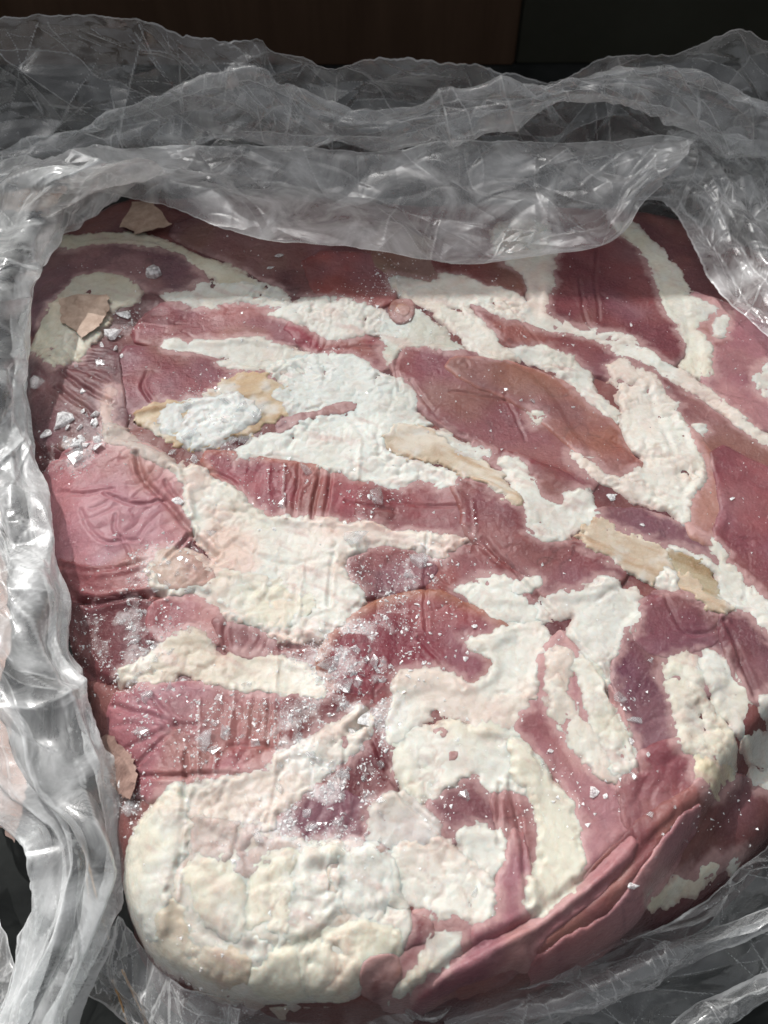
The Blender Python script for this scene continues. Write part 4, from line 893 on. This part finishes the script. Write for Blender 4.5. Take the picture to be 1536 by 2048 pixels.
# loose ribbons of film at the near left corner
panel('loose_ribbon', [[zp(x, y, z) for x, y, z in [(205,1790,.07),(190,1880,.06),(150,1960,.05),(125,2050,.045),(110,2140,.04)]], [zp(x, y, z) for x, y, z in [(245,1850,.07),(225,1910,.062),(185,1985,.052),(160,2055,.047),(150,2140,.04)]]], 160, 36, FILM, 53, .02, 1.0, 0, .003)
panel('loose_ribbon', [[zp(x, y, z) for x, y, z in [(-60,1650,.03),(-20,1780,.03),(20,1900,.03),(45,2000,.028),(60,2140,.025)]], [zp(x, y, z) for x, y, z in [(-150,1700,.03),(-120,1820,.028),(-80,1930,.028),(-50,2040,.026),(-40,2150,.025)]]], 160, 60, FILM_MILKY, 59, .03, 1.0, 0.2, .003)
panel('loose_ribbon', [[zp(x, y, z) for x, y, z in [(232,1840,.058),(300,1920,.06),(380,1985,.062),(480,2025,.064)]], [zp(x, y, z) for x, y, z in [(150,1990,.045),(250,2060,.045),(350,2110,.045),(480,2150,.045)]]], 140, 90, FILM_THIN, 61, .03, 1.0, 0.9, .003)
E1 = [(380,1990),(480,2016),(650,2022),(850,2018),(1000,1988),(1130,1946),(1250,1890),(1380,1826),(1480,1748),(1560,1670),(1680,1560)]
E2 = [(360,2040),(480,2060),(660,2070),(880,2062),(1050,2035),(1180,1995),(1310,1945),(1440,1880),(1540,1800),(1640,1720),(1740,1620)]
E3 = [(340,2130),(480,2160),(680,2180),(920,2190),(1120,2170),(1280,2130),(1420,2080),(1540,2000),(1640,1920),(1740,1840),(1860,1740)]
panel('front_wall', [[zp(x, y, Z0 - .030) for x, y in E1], [zp(x, y, Z0 - .064) for x, y in E2], [zp(x, y, .007) for x, y in E3]], 640, 150, FILM_CLEAR, 67, .04, .8, 0.12, .004)
F1_ = [(880,2030),(1040,1985),(1200,1930),(1360,1880),(1500,1830),(1640,1770)]
F2_ = [(900,2070),(1060,2040),(1220,1990),(1380,1930),(1520,1880),(1660,1830)]
panel('front_fold', [[zp(x, y, Z0 - .058) for x, y in F1_], [zp((x + u) / 2, (y + v) / 2, Z0 - .050) for (x, y), (u, v) in zip(F1_, F2_)], [zp(x, y, Z0 - .062) for x, y in F2_]], 300, 50, FILM_THIN, 71, .02, .7, 0.0, .002)
F3_ = [(1290,2070),(1380,2015),(1470,1970),(1560,1925),(1680,1880)]
F4_ = [(1340,2120),(1440,2060),(1530,2010),(1620,1980),(1720,1940)]
panel('front_fold', [[zp(x, y, Z0 - .074) for x, y in F3_], [zp((x + u) / 2, (y + v) / 2, Z0 - .066) for (x, y), (u, v) in zip(F3_, F4_)], [zp(x, y, Z0 - .08) for x, y in F4_]], 220, 50, FILM_THIN, 73, .02, .7, 0.0, .002)

# ------------------------------------------------------------------ ice on the meat
import bmesh
def chip_mesh(k):
    r = np.random.RandomState(500 + k)
    n = r.randint(4, 8); th = r.uniform(0.10, 0.34)
    ang = np.sort((np.arange(n) + r.uniform(-.35, .35, n)) / n * 2 * math.pi)
    rad = r.uniform(0.5, 1.0, n); el = r.uniform(0.4, 1.0)
    V = []
    for zf, sc in ((-th, .85), (0.1 * th, 1.0), (th, r.uniform(.5, .8))):
        for a, q_ in zip(ang, rad):
            V.append((q_ * sc * math.cos(a) + r.normal(0, .05), q_ * sc * el * math.sin(a) + r.normal(0, .05), zf + r.normal(0, .07)))
    bm = bmesh.new(); vs = [bm.verts.new(v) for v in V]
    bmesh.ops.convex_hull(bm, input=vs)
    for v in [v for v in bm.verts if not v.link_faces]: bm.verts.remove(v)
    me = bpy.data.meshes.new('ice_chip'); bm.to_mesh(me); bm.free(); return me
CHIPS = [chip_mesh(k) for k in range(14)]
CHIPS_F = []
for c in CHIPS:
    d_ = c.copy(); d_.materials.append(FROST); CHIPS_F.append(d_)
    c.materials.append(ICE)
def chip(px, py, size, label, group=None, frosty=False, tilt=20, lift=0.0, flatz=None):
    """size: photo pixels across"""
    p = onmeat(px, py, HTOP)
    me = (CHIPS_F if frosty else CHIPS)[random.randrange(14)]
    o = bpy.data.objects.new('ice_chip', me)
    r_ = size * MMP / 2 * (np.linalg.norm(p - CAM) / DIST)
    o.scale = (r_, r_, r_ * (flatz or random.uniform(.35, .9)))
    o.rotation_euler = (R(random.uniform(-tilt, tilt)), R(random.uniform(-tilt, tilt)), random.uniform(0, 6.28))
    o.location = (p[0], p[1], p[2] + r_ * 0.12 + lift)
    link(o); tag(o, label, 'ice', group); return o
for px, py, sz, fz, lab in [
    (310,546,58,1,'white ice lump on the dark purple muscle at the top left of the slab'),
    (560,512,24,1,'rounded ice drop at the back, on dark muscle under the film edge'),
    (541,536,18,1,'small ice drop just below a larger one at the dark back edge'),
    (252,632,34,1,'oblong white ice flake beside the tan scrap at the top left'),
    (222,668,38,1,'white ice chip just below the tan scrap at the top left'),
    (203,692,18,1,'small ice crumb left of the ice cluster under the tan scrap'),
    (232,697,22,1,'ice crumb in the middle of the cluster under the tan scrap'),
    (243,712,16,1,'lowest small ice crumb of the cluster under the tan scrap'),
    (200,728,28,0,'thin clear ice sliver on the wrinkled muscle at the upper left'),
    (152,732,20,0,'short clear ice sliver near the left edge, left of a longer one'),
    (75,765,46,0,'clear ice shard lying beside the left film at the pale fat'),
    (165,784,16,1,'single ice grain on the dark wrinkled muscle at the left'),
    (192,828,24,1,'flat ice chip just above the frosty heap at the left'),
    (94,868,32,1,'round ice chip by the left film, left of the frosty heap'),
    (132,840,50,1,'upper lump of the frosty ice heap at the left edge'),
    (160,885,48,1,'middle lump of the frosty ice heap at the left edge'),
    (148,915,56,0,'lowest clear lump of the frosty ice heap at the left edge'),
    (342,905,26,0,'clear ice chip at the tip of the cream tendon on the left'),
    (388,918,30,0,'flat clear ice chip at the left tip of the wrinkled red muscle'),
    (611,940,42,0,'flat ice chip on the fat rim above the wrinkled red muscle'),
    (752,992,74,0,'large grey ice flake on the red muscle in the middle'),
    (566,1005,36,0,'upright ice splinter on the wrinkled red muscle'),
    (354,1002,30,1,'round white ice bead beside the creased muscle at the left'),
    (420,1066,24,0,'narrow ice splinter on the white fat right of the creased muscle'),
    (705,1075,60,0,'clear crumpled ice flake on the end of the long fat strip'),
    (840,1125,50,0,'clear ice crystal heap at the tip of the long fat strip'),
    (818,1150,34,0,'ice crystal just left of the heap at the fat strip tip'),
    (748,1322,40,0,'ice flake in the frosty middle of the lower red muscle'),
    (660,1330,60,0,'broad clear ice flake at the left rim of the central red muscle'),
    (690,1370,48,0,'clear ice flake below the broad one on the central red muscle'),
    (405,1480,50,0,'bright jagged ice shard on the lower left red muscle'),
    (425,1500,36,0,'jagged ice shard right below the brightest one at the lower left'),
    (450,1470,40,0,'clear ice shard right of the brightest shard at the lower left'),
    (285,1462,44,0,'clear ice splinter on the radiating wrinkles at the lower left'),
    (510,1490,28,0,'small clear ice shard on the smooth red muscle, lower left'),
    (245,1568,44,1,'white ice lump resting on the brown flake by the left film'),
    (262,1620,56,0,'large clear ice shard below the brown flake by the left film'),
    (735,1440,50,1,'frosty white ice lump at the dark notch below the centre'),
    (700,1462,40,1,'frosty ice lump left of the dark notch below the centre'),
    (620,1655,36,0,'angular clear ice flake on the purple muscle above the lobed fat'),
    (515,1675,40,0,'triangular ice flake at the left of the purple muscle'),
    (1240,1396,34,0,'clear ice cube at the left tip of the purple muscle, right side'),
    (1270,1440,36,0,'larger clear ice chunk on the purple muscle, right side'),
    (1263,1484,18,1,'small ice grain below the chunk on the purple muscle'),
    (1296,1510,14,1,'smallest ice grain on the purple muscle at the right'),
    (1265,1550,24,0,'ice grain at the lower tip of the split fat on the right'),
    (1187,1583,26,1,'white ice chip on pink muscle right of the long fat tongue'),
    (1211,1592,16,1,'small ice crumb beside a white chip right of the fat tongue'),
    (1102,1502,18,1,'small ice crumb on pink muscle above the fat tongue'),
    (1302,1630,20,0,'clear ice grain on the pink muscle near the folded edge'),
    (927,1590,28,0,'clear ice chip on the small purple muscle framed by fat'),
    (1266,1772,28,1,'white ice chip on the folded edge at the lower right'),
    (1262,650,12,1,'tiny ice grain on the deep red muscle at the back right'),
    (1050,674,10,1,'tiny bright ice grain on the thin muscle strip at the back'),
    (1012,780,12,1,'bright ice bead on the orange muscle right of the centre'),
    (1066,802,16,0,'ice speck just right of the bead on the orange muscle'),
    (1335,775,12,0,'bright droplet of ice at the edge of the lumpy right fat'),
    (1085,1130,12,1,'ice grain on the dusky muscle between the tendon and fat leaf'),
    (1285,1050,12,1,'ice grain on the purple strip above the right tendon'),
    (1368,1052,16,0,'ice grain beside the thin fat line at the right'),
    (1464,998,18,1,'ice crumb on the dark purple muscle at the right edge'),
    (1222,995,22,1,'ice crumb between the diagonal fat and the lumpy right fat'),
    (1300,1322,12,0,'ice grain left of the pale fat on the right purple muscle'),
    (1462,1765,26,0,'clear ice chip in the dark film fold at the lower right'),
    (950,1785,30,0,'clear ice flake on the broad fat plate near the front')]:
    chip(px, py, sz, lab, None, bool(fz))
ZONES = [((760,1130,950,1400),46,(8,20),1,'small white ice grain scattered on the central red muscle','ice grains on the central red muscle'),
         ((640,1260,780,1420),34,(14,34),0,'small clear ice shard strewn on the frosty rim of the central red muscle','ice shards on the central frosty rim'),
         ((560,1430,760,1700),48,(12,34),0,'small clear ice shard strewn over the dark meat above the lobed fat','ice shards above the lobed fat'),
         ((230,1190,340,1400),26,(14,36),0,'small clear ice shard on the dark frosty meat at the left edge','ice shards at the left edge'),
         ((300,1100,390,1180),12,(14,32),0,'small clear ice shard at the left tip of the big fat patch','ice shards at the fat tip'),
         ((380,1370,560,1560),22,(10,26),0,'small clear ice shard strewn on the smooth red muscle at the lower left','ice shards on the lower left muscle'),
         ((350,800,520,880),9,(22,48),0,'white ice lump frozen onto the cream tendon at the upper left','ice lumps on the cream tendon'),
         ((520,900,930,1060),24,(5,14),1,'tiny ice grain on the red muscle strip across the middle','ice grains on the middle muscle strip'),
         ((780,700,1240,960),26,(4,10),1,'tiny ice grain on the orange and red muscles right of centre','ice grains right of centre'),
         ((280,600,760,740),22,(4,11),1,'tiny ice grain on the muscles and fat at the back left','ice grains at the back left'),
         ((1250,1560,1500,1820),14,(5,14),0,'tiny ice grain on the shaded folds at the lower right','ice grains on the lower right folds'),
         ((120,790,200,930),14,(14,30),1,'small frosty ice crumb of the heap at the left edge','crumbs of the frosty heap'),]
for (x0, y0, x1, y1), n_, (a_, b_), fz, lab, grp in ZONES:
    for _ in range(n_):
        cx0 = np.clip(random.gauss((x0 + x1) / 2, (x1 - x0) * .3), x0, x1); cy0 = np.clip(random.gauss((y0 + y1) / 2, (y1 - y0) * .3), y0, y1)
        chip(cx0, cy0, a_ + (b_ - a_) * random.random() ** 2, lab, grp, bool(fz), 30)
# frost: thousands of crystals too small to count
FROSTP = np.maximum(FROSTM, 0.03 * (D1 > 0.02) * (HTOP > Z0 - .03))  # besides the frost blotches, sparse flakes added all over as glint specks
cand = np.argwhere(FROSTP > 0.02)
wgt = FROSTP[cand[:, 0], cand[:, 1]] ** 1.5 * np.where(FATD[cand[:, 0], cand[:, 1]] > 1, .12, 1.0); wgt /= wgt.sum()
NF = 7000
pick = cand[rng.choice(len(cand), NF, p=wgt)]
fx_ = GX[pick[:, 1]] + rng.uniform(-S, S, NF); fy_ = GY[pick[:, 0]] + rng.uniform(-S, S, NF)
fz_ = sample(HTOP, fx_, fy_)
sz_ = 0.00032 + 0.0009 * rng.rand(NF) ** 5
tet = np.array([[1, 0, -.1], [-.6, .8, -.1], [-.5, -.9, -.1], [.1, .1, .22]])
an_ = rng.uniform(0, 6.283, NF); ta, tb = rng.normal(0, .3, NF), rng.normal(0, .3, NF)
ca, sa = np.cos(an_), np.sin(an_)
qx = np.stack([np.stack([ca, sa, ta], 1), np.stack([-sa, ca, tb], 1), np.stack([-ta, -tb, np.ones(NF)], 1)], 1)
Vf = (tet[None] * sz_[:, None, None] * rng.uniform(.5, 1.3, (NF, 1, 3))) @ qx + np.stack([fx_, fy_, fz_ + sz_ * .3], 1)[:, None]
Ff = (np.arange(NF) * 4)[:, None, None] + np.array([[0, 1, 3], [1, 2, 3], [2, 0, 3], [0, 2, 1]])[None]
fo = mesh_np('frost', Vf.reshape(-1, 3), Ff.reshape(-1, 3), FROST, None, None, False)
tag(fo, 'crumbly white frost crystals dusted over the meat', 'frost', None, 'stuff')

# ------------------------------------------------------------------ scraps and straw
def scrap(P, label, mat, lift=1.0, curl=2.0, seed=0, base=None, zflat=None):
    """a torn piece of paper, 0.4 mm thick, lying on the meat (or at height zflat)"""
    W = np.array([(onmeat(x, y) if zflat is None else at_z(x, y, zflat))[:2] for x, y in P])
    rr_ = np.random.RandomState(seed + 900); Q = []
    for a0, a1 in zip(W, np.roll(W, -1, 0)):                       # torn, ragged outline
        nv_ = np.array([a1[1] - a0[1], a0[0] - a1[0]]); nv_ = nv_ / (np.linalg.norm(nv_) + 1e-9)
        for k in range(6): Q.append(a0 + (a1 - a0) * k / 6 + nv_ * (0.0 if k == 0 else rr_.normal(0, .0006)))
    W = np.array(Q)
    bm = bmesh.new()
    bm.faces.new([bm.verts.new((a, b_, 0)) for a, b_ in W])
    bmesh.ops.triangulate(bm, faces=bm.faces[:])
    for _ in range(2): bmesh.ops.subdivide_edges(bm, edges=[e for e in bm.edges if e.calc_length() > .004], cuts=1)
    bmesh.ops.triangulate(bm, faces=bm.faces[:])
    c = W.mean(0)
    for v in bm.verts:
        x, y = v.co.x, v.co.y
        z0 = float(sample(HSM, x, y)) if zflat is None else zflat
        k = float(fbm(np.array([x * 70.]), np.array([y * 70.]), seed, 3)[0])
        v.co.z = z0 + 0.001 * (lift + curl * k + curl * .5 * ((x - c[0]) * 80))
        v.co.x += 0.0008 * float(fbm(np.array([x * 400.]), np.array([y * 400.]), seed + 1, 2)[0])
    g = bmesh.ops.solidify(bm, geom=bm.faces[:], thickness=0.0004)
    me = bpy.data.meshes.new('paper_scrap'); bm.to_mesh(me); bm.free(); me.materials.append(mat)
    o = link(bpy.data.objects.new('paper_scrap', me)); tag(o, label, 'scrap'); return o
HSM = blur(HTOP, 8)
scrap([(117,597),(160,588),(215,590),(219,618),(205,645),(190,662),(166,680),(145,658),(122,645)], 'flat tan paper scrap lying on the pale fat at the upper left', PAPER, 1.6, 1.0, 3)
scrap([(240,456),(262,400),(300,398),(345,458),(312,463),(280,470)], 'pointed tan paper scrap at the back left corner of the meat', PAPER, 3, 2.5, 5)
scrap([(-20,398),(60,385),(140,390),(120,420),(80,435),(20,428),(-20,432)], 'tan paper scrap under the film at the far left corner', PAPER, 4, 2, 7, None, Z0 + .004)
scrap([(196,1480),(225,1475),(250,1500),(272,1520),(275,1570),(262,1602),(240,1590),(215,1560),(200,1530)], 'thin brown flake standing against the left film near the ice lump', FLAKE, 2.0, 2.5, 9)
scrap([(-40,1380),(10,1400),(30,1440),(25,1500),(60,1560),(50,1620),(35,1690),(10,1660),(-40,1650)], 'pinkish torn paper scrap outside the bag at the left edge', PINKPAPER, 2, 3, 11, None, Z0 - .03)
scrap([(-60,1080),(5,1100),(20,1200),(30,1300),(0,1380),(-60,1360)], 'pale pinkish paper behind the left film at mid height', PINKPAPER, 2, 3, 13, None, Z0 - .03)
def straw(P, label, r0=0.0007, grp=None):
    W = catmull(np.array([at_z(x, y, z) for x, y, z in P]), 16); n = 6
    V, Fq = [], []
    for i, p in enumerate(W):
        rr = r0 * (1 - 0.6 * i / 15) * (1 + .25 * math.sin(i * 2.1))
        for k in range(n):
            a = k / n * 6.283; V.append((p[0] + rr * math.cos(a), p[1] + rr * .3 * math.sin(a), p[2] + rr * math.sin(a)))
    for i in range(15):
        for k in range(n): Fq.append((i * n + k, i * n + (k + 1) % n, (i + 1) * n + (k + 1) % n, (i + 1) * n + k))
    o = mesh_np('straw', np.array(V), Fq, STRAW); tag(o, label, 'straw', grp); return o
straw([(165,1690,.05),(180,1740,.048),(195,1800,.046),(218,1880,.044)], 'longest orange straw running down behind the left film')
straw([(172,1715,.05),(176,1780,.047),(190,1850,.045),(205,1900,.044)], 'thin orange straw left of the longest one behind the left film', .0004)
straw([(225,1960,.04),(240,2000,.04),(258,2060,.04)], 'leftmost short orange straw at the bottom edge')
straw([(245,1940,.042),(265,1985,.041),(300,2060,.04)], 'middle orange straw at the bottom edge')
straw([(258,1970,.042),(285,2010,.041),(290,2060,.04)], 'rightmost short orange straw at the bottom edge', .0005)
